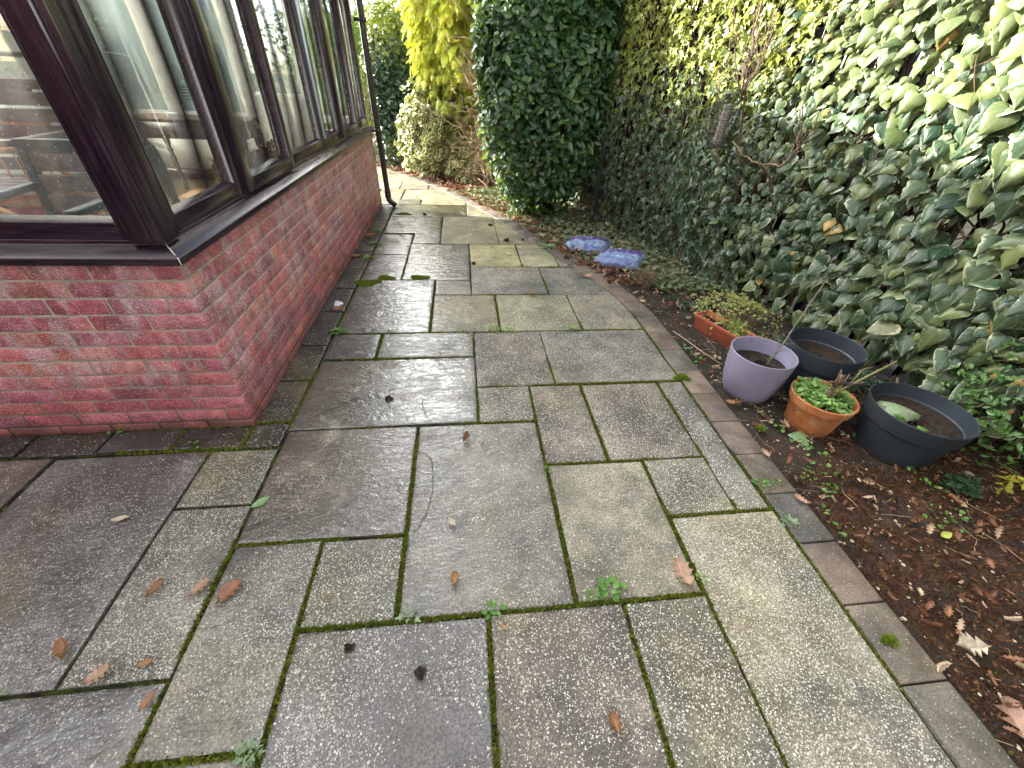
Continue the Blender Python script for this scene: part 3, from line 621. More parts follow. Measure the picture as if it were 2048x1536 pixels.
G_GOLD = leafmat("golden_conifer_foliage", (.42, .41, .04), (.22, .31, .035), None, rough=.6, trans=.35, ctint=(.06, .12, .02), spec=.25, tcol=(.7, .65, .02))
G_VARI = leafmat("cream_edged_leaf", (.05, .09, .035), (.09, .13, .045), (.48, .46, .22), .55, .38, .2)
G_DARK = leafmat("glossy_dark_leaf", (.012, .040, .022), (.028, .070, .036), None, rough=.28, trans=.12, ctint=(.20, .25, .03))
G_LIME = leafmat("lime_leaf", (.12, .22, .03), (.28, .33, .04), None, rough=.45, trans=.4)
G_BRIG = leafmat("bright_green_leaf", (.05, .15, .02), (.10, .24, .03), None, rough=.4, trans=.35)
G_EUON = leafmat("bright_glossy_leaf", (.045, .12, .025), (.09, .18, .04), None, rough=.3, trans=.2)
G_WEED = leafmat("weed_leaf", (.07, .20, .035), (.14, .28, .06), None, rough=.5, trans=.3)
G_BRWN = leafmat("dead_leaf", (.14, .055, .028), (.32, .17, .09), None, rough=.6, trans=.15, old=(.50, .38, .26), oldp=.75, tcol=(.3, .12, .04))
G_HEDGE = leafmat("laurel_leaf", (.020, .055, .018), (.05, .10, .03), None, rough=.4, trans=.2)

def scatter_wall(n, y0, y1, z0, z1, seed, depth=.16, lean=.0, holes=.0):
    r = rng(seed); y = r.uniform(y0, y1, n); z = r.uniform(z0, z1, n); dd = r.exponential(depth / 2.5, n)
    P = np.c_[y, z, np.zeros(n)]; lump = noise3(P * 1.6, seed) * .07 + noise3(P * 4.5, seed + 1) * .035
    x = hx(y) - lump + dd - .10 * np.sin(np.clip(z, 0, 1.8) * 1.3) + .10 * np.clip(.5 - z, 0, .5)
    if holes: k = noise3(P * 3.2, seed + 2) > -1.0 + holes; x, y, z, dd = x[k], y[k], z[k], dd[k]
    h = .02; dxdy = (hx(y + h) - hx(y - h)) / (2 * h); N = np.c_[-np.ones(len(y)), dxdy, np.full(len(y), .45)]
    return np.c_[x, y, z], N, dd
def ivy_wall():
    t = thing("ivy_hedge", (2.6, 1.5, 0), "tall wall of large variegated ivy leaves behind the plant pots", "ivy", None)
    def P(o): o.parent = t; o.location = (-2.6, -1.5, 0); return o
    r = rng(41); C, N, dd = scatter_wall(9800, -.9, 3.75, .16, 2.95, 42, .20, holes=.30); n = len(C)
    k = ((C[:, 1] < 3.2) | (r.uniform(size=n) < .5)) & ((C[:, 2] > .30) | (C[:, 1] > 2.2) | (r.uniform(size=n) < .35)); C, N, dd = C[k], N[k], dd[k]; n = len(C)
    N = N * np.array((1, 1, 1.15)) + np.array((0, -.25, 0)) + r.normal(0, .33, (n, 3)); T = np.c_[r.normal(-.1, .25, n), r.normal(.10, .38, n), np.full(n, -1.)]
    s = np.interp(C[:, 1], [.5, 2.0, 3.6], [.132, .106, .064]) * r.uniform(.40, 1.15, n) * np.where(dd > .12, .8, 1)
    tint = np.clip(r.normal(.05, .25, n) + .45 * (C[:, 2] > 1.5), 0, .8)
    half = r.uniform(size=n) < .6
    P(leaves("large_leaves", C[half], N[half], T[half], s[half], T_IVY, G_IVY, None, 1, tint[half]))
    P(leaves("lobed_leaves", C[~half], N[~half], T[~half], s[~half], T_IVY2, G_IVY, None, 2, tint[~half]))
    b = MB()
    for i in range(150):
        y = r.uniform(-.6, 4); z = r.uniform(0, .8); m = 7; pts = [(hx(y) + .16 + r.normal(0, .04), y, z)]
        dy, dz = r.normal(0, .09), r.uniform(.08, .2)
        for _ in range(m): q = pts[-1]; pts.append((hx(q[1]) + .12 + r.normal(0, .05), q[1] + dy + r.normal(0, .05), q[2] + dz + r.normal(0, .03)))
        b.tube(pts, np.linspace(r.uniform(.004, .016), .002, len(pts)), 5)
    for i in range(90):
        y = r.uniform(.3, 3.6); z = r.uniform(.2, 2.6); pts = [(hx(y) + .05, y, z)]; d = r.normal(0, 1, 3) * (.5, 1, 1); d = d / np.linalg.norm(d) * .05
        for _ in range(6): q = pts[-1]; d = d + r.normal(0, .012, 3); pts.append((q[0] + d[0] - .012, q[1] + d[1], q[2] + d[2]))
        b.tube(pts, np.linspace(.0028, .0012, len(pts)), 4)
    P(b.build("stems", simple("ivy_stem", (.085, .055, .035), .8, .2, 50, .5)))
    t = thing("ivy_hedge", (2.0, 4.6, 0), "dense wall of small dark ivy leaves between the big-leaved ivy and the clipped bush", "ivy", None)
    def P2(o): o.parent = t; o.location = (-2.0, -4.6, 0); return o
    C, N, dd = scatter_wall(15500, 3.0, 7.3, .02, 3.0, 52, .12); n = len(C)
    k = (C[:, 1] > 3.55) | (r.uniform(size=n) < (C[:, 1] - 2.9) * 1.3); C, N, dd = C[k], N[k], dd[k]; n = len(C)
    N = N + r.normal(0, .5, (n, 3)); T = np.c_[r.normal(-.1, .5, n), r.normal(-.1, .6, n), np.full(n, -1.)]
    s = .060 * r.uniform(.5, 1.3, n) * np.interp(C[:, 1], [3.3, 4.5], [1.25, .95]); tint = np.clip((C[:, 2] - 1.15) * 1.6 + r.normal(0, .3, n), 0, 1)  # leaves above the shadow line tinted yellow to look sunlit
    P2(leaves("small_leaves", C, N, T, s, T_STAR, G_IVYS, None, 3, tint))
    b = MB()
    for i in range(60):
        y = r.uniform(3.5, 6); pts = [(hx(y) + .08, y, 0)]; dy, dz = r.normal(0, .06), r.uniform(.12, .25)
        for _ in range(9): q = pts[-1]; pts.append((hx(q[1]) + .08 + r.normal(0, .03), q[1] + dy + r.normal(0, .04), q[2] + dz))
        b.tube(pts, np.linspace(.012, .003, len(pts)), 5)
    P2(b.build("stems", M_BARK))
ivy_wall()
# unseen fence added behind the ivy, near black as painted shade in its gaps
def fence():
    m = simple("gap_shade_wood", (.014, .010, .008), .95, .05, 12, .4, 30, .5, .004)
    t = thing("backing_fence", (2.9, 2, 0), "board fence hidden behind the ivy, near black to put shade in its gaps", "fence")
    yy = np.arange(-2.4, 7.2, .1205); b = MB()
    for y in yy:
        x0, x1 = hx(y) + .34, hx(y + .115) + .34; b.beam(((x0 + x1) / 2, y + .0575, 0), ((x0 + x1) / 2, y + .0575, 2.45), .112, .018, up=(x1 - x0, .115, 0))
    o = b.build("boards", m, t); o.location = (-2.9, -2, 0)
    for y in (-2.2, -.4, 1.4, 3.2, 5.0, 6.8):
        b = MB(); b.box((hx(y) + .39, y, 0), (hx(y) + .48, y + .09, 2.5)); o = b.build("fence_post", m, t); o.location = (-2.9, -2, 0)
    for z in (.4, 1.9):
        b = MB()
        for y0, y1 in zip((-2.2, -.4, 1.4, 3.2, 5.0), (-.4, 1.4, 3.2, 5.0, 6.8)): b.beam((hx(y0) + .37, y0, z), (hx(y1) + .37, y1, z), .04, .09)
        o = b.build("rail", m, t); o.location = (-2.9, -2, 0)
fence()

def shell(n, seed, c, a, b, h, p=2.6, lump=.10, depth=.12, lf=2.0, zmin=.02):
    r = rng(seed); D = unit(r.normal(size=(n, 3))); k = (np.abs(D[:, 0] / a) ** p + np.abs(D[:, 1] / b) ** p + np.abs(D[:, 2] / h) ** p) ** (-1 / p)
    S = D * k[:, None]; N = np.sign(D) * np.abs(S / np.array((a, b, h))) ** (p - 1) / np.array((a, b, h)); N = unit(N)
    L = noise3(S * lf + 3, seed) * lump + noise3(S * lf * 3.1, seed + 5) * lump * .45
    dd = r.exponential(depth / 2, n); P = np.array(c) + S + N * (L - dd)[:, None]; ok = P[:, 2] > zmin
    return P[ok], N[ok], dd[ok], r
def bush(name, label, n, seed, c, a, b, h, size, tp, mat, p=2.6, lump=.1, depth=.14, up=.5, tipup=.5, tint=None, stems=8, smat=None, taper=None, jit=.45, cat="bush", part="foliage", group=None):
    t = thing(name, (c[0], c[1], 0), label, cat, group); C, N, dd, r = shell(n, seed, c, a, b, h, p, lump, depth)
    if taper: f = taper(C[:, 2]); C[:, 0] = c[0] + (C[:, 0] - c[0]) * f; C[:, 1] = c[1] + (C[:, 1] - c[1]) * f
    m = len(C); Nn = N + np.array((0, 0, up)) + r.normal(0, jit, (m, 3)); T = N * .5 + np.array((0, 0, tipup)) + r.normal(0, .5, (m, 3))
    tn = None if tint is None else np.clip(tint(C, r), 0, 1)
    o = leaves(part, C, Nn, T, size * r.uniform(.6, 1.25, m), tp, mat, t, seed, tn); o.location = (-c[0], -c[1], 0)
    if stems:
        q = MB(); top = c[2] + h * .55
        for i in range(stems):
            an = r.uniform(0, 6.28); rr = r.uniform(0, .25); pts = [(c[0] + a * rr * .6 * math.cos(an), c[1] + b * rr * .6 * math.sin(an), -.03)]
            e = np.array((c[0] + a * r.uniform(.2, .75) * math.cos(an), c[1] + b * r.uniform(.2, .75) * math.sin(an), top * r.uniform(.8, 1.25)))
            for u in np.linspace(.15, 1, 7): pts.append(tuple(np.array(pts[0]) * (1 - u) + e * u + r.normal(0, .02, 3)))
            q.tube(pts, np.linspace(.016, .004, len(pts)) * min(1, h * 1.6), 6)
            for _ in range(5):
                u = r.integers(2, 7); s0 = np.array(pts[u]); d = unit(r.normal(size=3) + np.array((math.cos(an), math.sin(an), .5))) * min(.1, h * .2); q.tube([s0, s0 + d, s0 + 2 * d + r.normal(0, .03, 3), s0 + 3 * d + r.normal(0, .04, 3)], np.array([.006, .004, .003, .002]) * min(1, h * 2.5), 4)
        o = q.build("stems", smat or M_BARK, t); o.location = (-c[0], -c[1], 0)
    return t
bush("privet_bush", "tall clipped bush of glossy pointed green leaves beside the curved path edge", 16000, 61, (.96, 5.62, 1.62), .76, .62, 1.62, .100, T_OVAL, G_PRIV, 3.2, .08, .26,
     tint=lambda C, r: r.normal(.12, .25, len(C)), stems=16, taper=lambda z: np.interp(z, [0, .25, 1.0, 3], [.55, .78, 1.0, 1.0]), part="leaves")
# golden conifer
def conifer():
    c = (.14, 7.95, 2.15); t = thing("golden_conifer", (c[0], c[1], 0), "tall golden yellow conifer with drooping feathery sprays", "conifer")
    C, N, dd, r = shell(8500, 71, c, .80, .50, 1.45, 2.2, .20, .26, 2.4); m = len(C)
    C[:, 0] += .10 * (C[:, 2] - 1.6)
    T = N * .75 + np.array((0, 0, -.55)) + r.normal(0, .32, (m, 3)); Nn = N * .6 + np.array((0, 0, .9)) + r.normal(0, .35, (m, 3))
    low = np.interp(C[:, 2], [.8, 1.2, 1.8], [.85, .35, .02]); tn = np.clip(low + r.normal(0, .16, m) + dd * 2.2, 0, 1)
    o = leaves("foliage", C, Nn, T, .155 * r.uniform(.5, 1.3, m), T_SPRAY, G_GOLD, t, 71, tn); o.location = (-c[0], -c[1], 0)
    q = MB(); q.tube([(-.02, 7.95, -.05), (0, 7.95, .8), (.03, 7.95, 1.8), (.10, 7.95, 3.3)], [.075, .06, .04, .01], 9)
    for i in range(60):
        z = r.uniform(.5, 3.0); an = r.uniform(0, 6.28); L = .45; s = np.array((.03, 7.95, z)); d = np.array((math.cos(an), math.sin(an), .35)) * L
        q.tube([s, s + d * .4, s + d * .8, s + d * 1.1 - np.array((0, 0, .06))], [.012, .008, .005, .002], 5)
    o = q.build("trunk", M_BARK, t); o.location = (-c[0], -c[1], 0)
conifer()
def dead_shrub():
    t = thing("bare_shrub", (.42, 7.15, 0), "tangled bare brown twiggy shrub between the golden conifer and the clipped bush", "shrub"); r = rng(77); q = MB()
    q.tube([(.45, 7.15, -.05), (.44, 7.15, .5), (.40, 7.2, 1.2), (.45, 7.2, 2.2)], [.075, .06, .04, .015], 9)
    q.tube([(.50, 7.1, -.05), (.58, 7.05, .5), (.66, 7.0, 1.2), (.7, 7.0, 1.9)], [.03, .025, .018, .008], 8)
    o = q.build("trunk", M_BARK, t); o.location = (-.42, -7.15, 0); q = MB()
    for i in range(650):
        z = r.uniform(.15, 2.5); an = r.uniform(0, 6.28); s = np.array((.45 + r.normal(0, .1), 7.12 + r.normal(0, .07), z)); d = unit(np.array((math.cos(an), math.sin(an), r.uniform(.0, 1.3)))) * r.uniform(.05, .13)
        pts = [s]
        for _ in range(5): d = d + r.normal(0, .018, 3) + np.array((0, 0, -.006 if z < 1 else .004)); pts.append(pts[-1] + d)
        q.tube(pts, np.linspace(r.uniform(.003, .007), .0012, 6), 4)
        for _ in range(3):
            k = r.integers(1, 5); e = unit(d + r.normal(0, .09, 3)) * r.uniform(.05, .12); q.tube([pts[k], pts[k] + e, pts[k] + 2 * e + r.normal(0, .02, 3)], [.0025, .0018, .001], 3)
    o = q.build("twigs", M_TWIG, t); o.location = (-.42, -7.15, 0)
dead_shrub()
bush("variegated_shrub", "low cream and green variegated shrub under the golden conifer", 5200, 81, (-.42, 8.05, .66), .55, .42, .74, .072, T_ROUND, G_VARI, 2.2, .22, .2, tint=None, stems=8)
bush("variegated_shrub", "low spreading cream edged shrub at the foot of the bare twiggy shrub", 2600, 181, (.12, 7.70, .24), .36, .26, .34, .070, T_ROUND, G_VARI, 2.2, .16, .14, tint=None, stems=6)
bush("variegated_shrub", "slim cream edged shrub rising behind the brown drainpipe", 1800, 82, (-1.72, 9.25, .95), .22, .25, .75, .045, T_ROUND, G_VARI, 2.4, .1, .1, tint=None, stems=4)
bush("evergreen_shrub", "dark glossy evergreen shrub to the right of the drainpipe", 8500, 83, (-1.12, 9.0, 1.1), .50, .45, 1.2, .095, T_OVAL, G_DARK, 2.5, .10, .14,
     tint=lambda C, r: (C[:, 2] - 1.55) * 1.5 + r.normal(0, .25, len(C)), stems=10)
bush("evergreen_shrub", "dark leafy shrub standing behind the bare twiggy shrub", 5600, 183, (.85, 8.45, 1.0), .72, .45, 1.15, .095, T_OVAL, G_HEDGE, 2.6, .10, .2, stems=8)
bush("lime_shrub", "loose lime yellow shrub rising above the dark evergreen", 6500, 84, (-.95, 9.9, 1.95), .85, .4, 1.0, .055, T_OVAL, G_LIME, 2.2, .16, .25, tint=None, stems=9)
bush("evergreen_shrub", "bright green upright shrub at the far corner behind the drainpipe", 4500, 85, (-2.35, 10.4, 1.6), .85, .5, 1.6, .085, T_OVAL, G_BRIG, 2.4, .14, .22, tint=None, stems=9, tipup=1.2)
bush("evergreen_hedge", "dark evergreen hedge closing the far end of the garden", 15000, 86, (-2.2, 12.4, 1.0), 5.6, .7, 1.35, .10, T_OVAL, G_HEDGE, 5, .12, .2, stems=20, cat="hedge")
bush("evergreen_hedge", "dark hedge seen through the conservatory glass on its far left side", 9000, 87, (-8.2, 6.5, .9), .7, 5.5, 1.15, .11, T_OVAL, G_HEDGE, 5, .12, .2, stems=14, cat="hedge")
bush("evergreen_tree", "tall evergreen rising behind the ivy fence", 9000, 88, (3.3, 8.6, 2.3), 1.5, 1.3, 2.4, .10, T_OVAL, G_HEDGE, 2.3, .2, .3, stems=12, cat="tree", part="crown")
bush("euonymus_bush", "small bright glossy green bush at the right edge beside the largest charcoal pot", 2600, 89, (2.78, 1.32, .26), .36, .36, .36, .036, T_OVAL, G_EUON, 2.2, .12, .18, tint=None, stems=12, smat=M_TWIG)
bush("euonymus_sprig", "low dark green sprig growing in the rusty moss at the right edge", 90, 90, (2.30, .97, .05), .10, .07, .05, .042, T_OVAL, G_PRIV, 2.0, .05, .02, tint=None, stems=3, smat=M_TWIG, cat="plant")
bush("yellow_sprig", "little sprig of bright yellow leaves at the right edge of the bed", 16, 91, (2.50, .93, .07), .05, .05, .05, .055, T_OVAL, leafmat("yellow_leaf", (.50, .46, .04), (.42, .42, .08), None, rough=.4, trans=.3), 2.0, .02, .01, tint=None, stems=2, smat=M_TWIG, cat="plant")
bush("creeping_plant", "sprawling pale yellow green plant behind the terracotta trough", 2000, 92, (2.08, 2.62, .03), .22, .48, .12, .019, T_ROUND, leafmat("pale_small_leaf", (.20, .24, .05), (.32, .33, .10), (.42, .42, .2), .8, .5, .3), 2.0, .12, .06, tint=None, stems=16, smat=M_TWIG, cat="plant")
bush("trough_seedlings", "pale yellow green seedlings filling the terracotta trough", 700, 192, (1.985, 2.41, .08), .10, .25, .05, .019, T_ROUND, leafmat("seedling_leaf", (.18, .24, .05), (.30, .33, .10), None, rough=.5, trans=.3), 2.4, .05, .04, tint=None, stems=10, smat=M_TWIG, cat="plant")
bush("creeping_plant", "dull grey brown wiry little plant by the kerb near the blue bags", 700, 93, (1.68, 3.40, .05), .13, .17, .10, .016, T_NEEDLE, leafmat("heath_leaf", (.07, .075, .04), (.13, .10, .06), None, rough=.7, trans=.2), 2.0, .1, .05, tint=None, stems=26, smat=M_TWIG, cat="plant")
# bare pruned shrub in front of the ivy
def pruned():
    X = 1.99; t = thing("pruned_shrub", (X, 2.9, 0), "bare pruned shrub with upturned branches holding the bird feeder", "shrub"); r = rng(95); q = MB()
    def br(pts, r0, r1, n=8, twigs=0):
        P = np.array([(X + x, y, z) for x, y, z in pts]); u = np.linspace(0, 1, len(P)); w = np.linspace(0, 1, len(P) * 3)
        P = np.c_[[np.interp(w, u, P[:, i]) for i in range(3)]].T + r.normal(0, .006, (len(w), 3)); q.tube(P, np.linspace(r0, r1, len(w)) * r.uniform(.85, 1.2, len(w)), n)
        for _ in range(twigs):
            k = r.integers(2, len(P)); d = unit(r.normal(0, 1, 3) * (1, .7, .5) + np.array((0, 0, .8))) * r.uniform(.02, .045); q.tube([P[k], P[k] + d, P[k] + 2 * d + r.normal(0, .008, 3)], [.0035, .003, .0018], 5)
    br([(.42, 3.0, .70), (.25, 2.95, .92), (.10, 2.9, 1.04), (0, 2.86, 1.09)], .008, .008)
    br([(0, 3.23, 1.17), (0, 3.05, 1.10), (0, 2.82, 1.09), (0, 2.68, 1.10), (0, 2.59, 1.15), (0, 2.57, 1.24)], .006, .008, 8, 14)
    br([(0, 2.57, 1.24), (-.02, 2.60, 1.35), (0, 2.66, 1.45)], .006, .003); br([(0, 2.58, 1.20), (.02, 2.52, 1.3), (0, 2.50, 1.40)], .006, .003); br([(0, 2.57, 1.24), (-.05, 2.45, 1.33)], .005, .002)
    br([(.32, 3.3, .0), (.28, 3.32, .6), (.16, 3.36, 1.1), (.02, 3.32, 1.46), (0, 3.36, 1.58), (.02, 3.41, 1.7), (0, 3.44, 1.92), (.02, 3.40, 2.3)], .009, .007, 8, 18)
    for i in range(16): a = r.normal(0, .13); br([(0, 3.32, 1.46), (a * .5, 3.34 + r.normal(0, .05), 1.62), (a, 3.36 + r.normal(0, .13), 1.85 + r.normal(0, .1))], .005, .002, 5, 3)
    br([(.02, 3.36, 1.0), (.0, 3.5, 1.15), (0, 3.59, 1.31), (0, 3.62, 1.42), (0, 3.75, 1.6)], .008, .004, 7, 14)
    br([(0, 3.40, 1.22), (-.05, 3.55, 1.2), (0, 3.7, 1.28)], .006, .003, 6, 6)
    o = q.build("branches", simple("pruned_bark", (.13, .095, .065), .8, .3, 60, .5, 80, .8, .003), t); o.location = (-X, -2.9, 0)
    c = (X - .07, 3.33); z0, z1, R0 = 1.13, 1.40, .082
    f = thing("bird_feeder", (c[0], c[1], z0), "black wire caged bird feeder hanging in the bare shrub against the ivy", "bird feeder"); mm = simple("dark_wire", (.03, .03, .032), .4, .5, metal=.4)
    b = MB()
    for k in range(14):
        an = k * 2 * PI / 14; pts = [(R0 * math.cos(an), R0 * math.sin(an), 0), (R0 * math.cos(an), R0 * math.sin(an), z1 - z0), (R0 * .45 * math.cos(an), R0 * .45 * math.sin(an), z1 - z0 + .06)]; b.tube(pts, .0016, 5)
    for z in np.linspace(0, z1 - z0, 9): b.tube([(R0 * math.cos(u), R0 * math.sin(u), z) for u in np.linspace(0, 2 * PI, 25)], .0016, 5)
    b.build("cage", mm, f)
    b = MB(); b.lathe([(.001, .02), (.034, .02), (.034, .26), (.001, .26)], n=18); stamp(b.build("seed_tube", simple("seed_tube", (.16, .15, .13), .4, .5, 90, .6), f))
    b = MB(); b.lathe([(.001, .338), (.05, .336), (.052, .325), (.001, .322)], n=20); stamp(b.build("lid", simple("feeder_lid", (.10, .10, .07), .4), f))
    b = MB(); b.lathe([(.001, -.004), (.088, -.004), (.088, .003), (.001, .004)], n=24); stamp(b.build("tray", mm, f))
    b = MB(); b.tube([(0, 0, .335), (0, .006, .42), (.0, .0, .47)], .0012, 5); b.build("hanger", mm, f)
pruned()
b = MB(); b.tube([(1.60, 5.1, -.05), (1.60, 5.1, .95)], .022, 12)
tag(stamp(b.build("metal_post", simple("black_metal", (.012, .013, .016), .4, .5))), "thin black metal post standing between the clipped bush and the ivy", "post")

# ---- ground level growth and litter
def scatter_bed(n, y0, y1, x0, x1, seed, zo=.01):
    r = rng(seed); y = r.uniform(y0, y1, n); x = kx(y) + .17 + r.uniform(x0, x1, n) ** 1.0; return np.c_[x, y, zbed(x, y) + zo + r.uniform(0, .012, n)], r
def up_leaves(name, C, r, s, tp, mat, seed, tilt=.35, **k):
    n = len(C); N = np.c_[r.normal(0, tilt, (n, 2)), np.ones(n)]; T = np.c_[r.normal(0, 1, (n, 2)), r.normal(0, .15, n)]
    return leaves(name, C, N, T, s, tp, mat, None, seed, **k)
T_OAK = tpl([(.004, -.12, -.12), (.015, 0, 0), (.07, .05, .05), (.20, .20, .15), (.085, .29, .29), (.28, .46, .40), (.12, .54, .53), (.27, .72, .64), (.12, .78, .77), (.14, .92, .88), (.05, .98, .98), (.004, 1, 1)],
            lambda u, y: .10 * abs(u) + .12 * (y - .5) ** 2 + .05 * (abs(u) == .5) * 0)
C, r = scatter_bed(8500, 3.15, 7.0, -.02, 1.15, 101, .012); k = (C[:, 1] > 3.9) | (C[:, 0] > kx(C[:, 1]) + .17 + .30) ; C = C[k]
C = C[(C[:, 0] < hx(C[:, 1]) + .1)]
C[:, 2] += rng(7).uniform(0, .06, len(C)) * np.clip((C[:, 0] - kx(C[:, 1]) - .2) * 3, 0.1, 1)
tag(up_leaves("ivy_ground_cover", C, r, .042 * r.uniform(.6, 1.3, len(C)), T_STAR, leafmat("ground_ivy_leaf", (.05, .10, .05), (.10, .15, .08), (.30, .34, .20), .75, .4, .2), 101, .5), kind="stuff")
C, r = scatter_bed(1500, 1.7, 3.6, .30, 1.1, 102, .015); C = C[C[:, 0] < hx(C[:, 1]) + .05]
k = (noise3(C * 3.1, 9) > -.1) & ((C[:, 0] > kx(C[:, 1]) + .55) | (C[:, 1] > 2.9)); C = C[k]; C[:, 2] += rng(8).uniform(0, .05, len(C))
tag(up_leaves("ivy_undergrowth", C, r, .050 * rng(3).uniform(.5, 1.3, len(C)), T_IVY2, G_IVY, 102, .5), kind="stuff")
C, r = scatter_bed(3400, 3.4, 9.2, -.05, 1.1, 103, .02); tag(up_leaves("leaf_litter", C, r, .055 * r.uniform(.5, 1.3, len(C)), T_OAK, G_BRWN, 103, .6, curl=(1, 4)), kind="stuff")
C, r = scatter_bed(1500, -.8, 3.4, .02, 1.5, 104, .02); C = C[r.uniform(size=len(C)) < .85]; tag(up_leaves("leaf_litter", C, r, .040 * rng(5).uniform(.2, 1.3, len(C)) ** 1.2, T_OAK, G_BRWN, 104, .6, curl=(1, 4)), kind="stuff")
C, r = scatter_bed(58000, -1.2, 1.55, .02, 1.9, 105, -.004); k = noise3(C * 5, 31) > -.35 - .5 * (1.3 - C[:, 1]); k &= ~((C[:, 1] > 1.15) & (C[:, 0] < 1.9)); C = C[k]; n = len(C)
C[:, 2] += .014 * np.clip(noise3(C * 16, 33) + .3, 0, 1.4); r = rng(106); N = np.c_[r.normal(0, 1, (n, 2)), r.normal(.3, .4, n)]; T = np.c_[r.normal(0, .8, (n, 2)), r.uniform(.1, 1, n)]
tag(leaves("rusty_moss", C, N, T, .013 * r.uniform(.5, 1.5, n), T_NEEDLE, leafmat("rusty_moss_strand", (.028, .014, .009), (.135, .062, .025), None, rough=.8, trans=.1, spec=.2, old=(.10, .13, .03), oldp=.97, tcol=(.2, .08, .02)), None, 106, wid=(1.2, 3)), kind="stuff")
b = MB(); r = rng(107)
for i in range(230):
    y = r.uniform(-.3, 3.2); x = kx(y) + .19 + r.uniform(0, 1) ** .8 * 1.2; L = r.uniform(.02, .11) if i > 60 else r.uniform(.08, .28); an = r.normal(1.9, .8); d = np.array((math.cos(an), math.sin(an))) * L / 4
    pts = []; q = np.array((x, y))
    for k in range(5): pts.append((q[0], q[1], float(zbed(q[0], q[1])) + .014 + r.uniform(0, .012))); q = q + d + r.normal(0, .15 * L / 4, 2)
    b.tube(pts, np.linspace(.0014, .0008, 5) * r.uniform(.7, 1.6), 4)
tag(b.build("dry_stalks", simple("straw", (.30, .21, .12), .7, .3, 30, .4)), kind="stuff")
b = MB(); b.tube([(1.56, 2.52, .0), (1.60, 2.38, .005), (1.64, 2.2, .012), (1.70, 2.05, .01)], [.0035, .004, .004, .003], 6)
tag(b.build("bamboo_cane", simple("pale_cane", (.34, .27, .18), .6, .3, 30, .2)), "thin pale dry cane lying on the soil beside the terracotta trough", "cane")
C, r = scatter_bed(2600, .75, 2.6, .04, .95, 109, .006); C = C[noise3(C * 7, 61) > .35]; C[:, 2] += rng(9).uniform(0, .02, len(C))
tag(up_leaves("bed_weeds", C, r, .015 * rng(6).uniform(.5, 1.6, len(C)), T_ROUND, G_WEED, 109, .4), kind="stuff")
# little stones and bark bits
b = MB(); r = rng(108)
for i in range(420):
    y = r.uniform(-.2, 3.3); x = kx(y) + .20 + r.uniform(0, 1.0) ** 1.2; s = r.uniform(.003, .009); z = float(zbed(x, y)) + s * .5; a = r.uniform(0, 6.28, 6)
    V = [(x + s * math.cos(t) * r.uniform(.7, 1.2), y + s * math.sin(t) * r.uniform(.7, 1.2), z) for t in np.arange(6) * PI / 3] + [(x, y, z + s * .6)]
    b.add(V, [(k, (k + 1) % 6, 6) for k in range(6)])
tag(b.build("gravel_bits", simple("pale_grit", (.42, .36, .26), .7, .3, 40, .45)), kind="stuff")
# moss in the joints
def joint_moss():
    r = rng(120); pts = []
    for (x0, x1, y0, y1, *_k) in SL:
        if y0 > 5.6 or y1 < -.6 or x0 < -2.2: continue
        for A, B in (((x0, y0), (x1, y0)), ((x0, y0), (x0, y1)), ((x1, y0), (x1, y1)), ((x0, y1), (x1, y1))):
            L = math.hypot(B[0] - A[0], B[1] - A[1]); n = int(L * 1150); u = r.uniform(0, 1, n)[:, None]; pts.append(np.array(A) * (1 - u) + np.array(B) * u + r.normal(0, .0040, (n, 2)))
    P = np.concatenate(pts); P = P[(P[:, 0] < kx(P[:, 1]) + .01)]; Q = np.c_[P, np.zeros(len(P))]
    dens = noise3(Q * 1.7, 55) + .6 * noise3(Q * 6, 56) + .45 - .22 * np.abs(P[:, 1] - .8) - .5 * (P[:, 0] < -1); P = P[dens > -.05 + .35 * r.uniform(size=len(P))]; n = len(P)
    # kerb joint
    C = np.c_[P, np.full(n, -.009) + r.uniform(0, .006, n)]; N = r.normal(0, 1, (n, 3)); T = np.c_[r.normal(0, .45, (n, 2)), np.ones(n)]
    tag(leaves("joint_moss", C, N, T, .0095 * r.uniform(.6, 1.5, n), T_NEEDLE, leafmat("moss_strand", (.060, .090, .008), (.16, .185, .022), None, rough=.8, trans=.2, spec=.2, old=(.09, .05, .02), oldp=.93), None, 121, wid=(1.5, 4)), kind="stuff")
joint_moss()

# ================================================================ POTS AND THINGS ON THE BED
M_POTSOIL = simple("potting_soil", (.022, .014, .010), .85, .3, 60, .7, 90, 1., .008)
def soil_disc(r0, z, par, seed):
    r = rng(seed); V = [(0, 0, z)]; F = []; n = 40; m = 9
    for j in range(1, m + 1):
        for k in range(n):
            a = k * 2 * PI / n; q = r0 * j / m; V.append((q * math.cos(a), q * math.sin(a), z + (r.normal(0, .0035) if j < m else 0) + .012 * math.sin(3 * q / r0 + seed)))
    for k in range(n): F.append((0, 1 + k, 1 + (k + 1) % n))
    Q = [(1 + (j - 1) * n + k, 1 + (j - 1) * n + (k + 1) % n, 1 + j * n + (k + 1) % n, 1 + j * n + k) for j in range(1, m) for k in range(n)]
    o = mk("soil", V, [F], M_POTSOIL, par, smooth=True) if False else None
    b = MB(); b.add(V, F, Q); b.n_ = 0
    for i in range(26):
        a = r.uniform(0, 6.28); q = r.uniform(0, .85) * r0; an = r.uniform(0, 6.28); L = r.uniform(.01, .03); x, y = q * math.cos(a), q * math.sin(a)
        b.tube([(x, y, z + .012), (x + L * math.cos(an), y + L * math.sin(an), z + .016)], .0016, 4)
    return b.build("soil", M_POTSOIL, par, smooth=True)
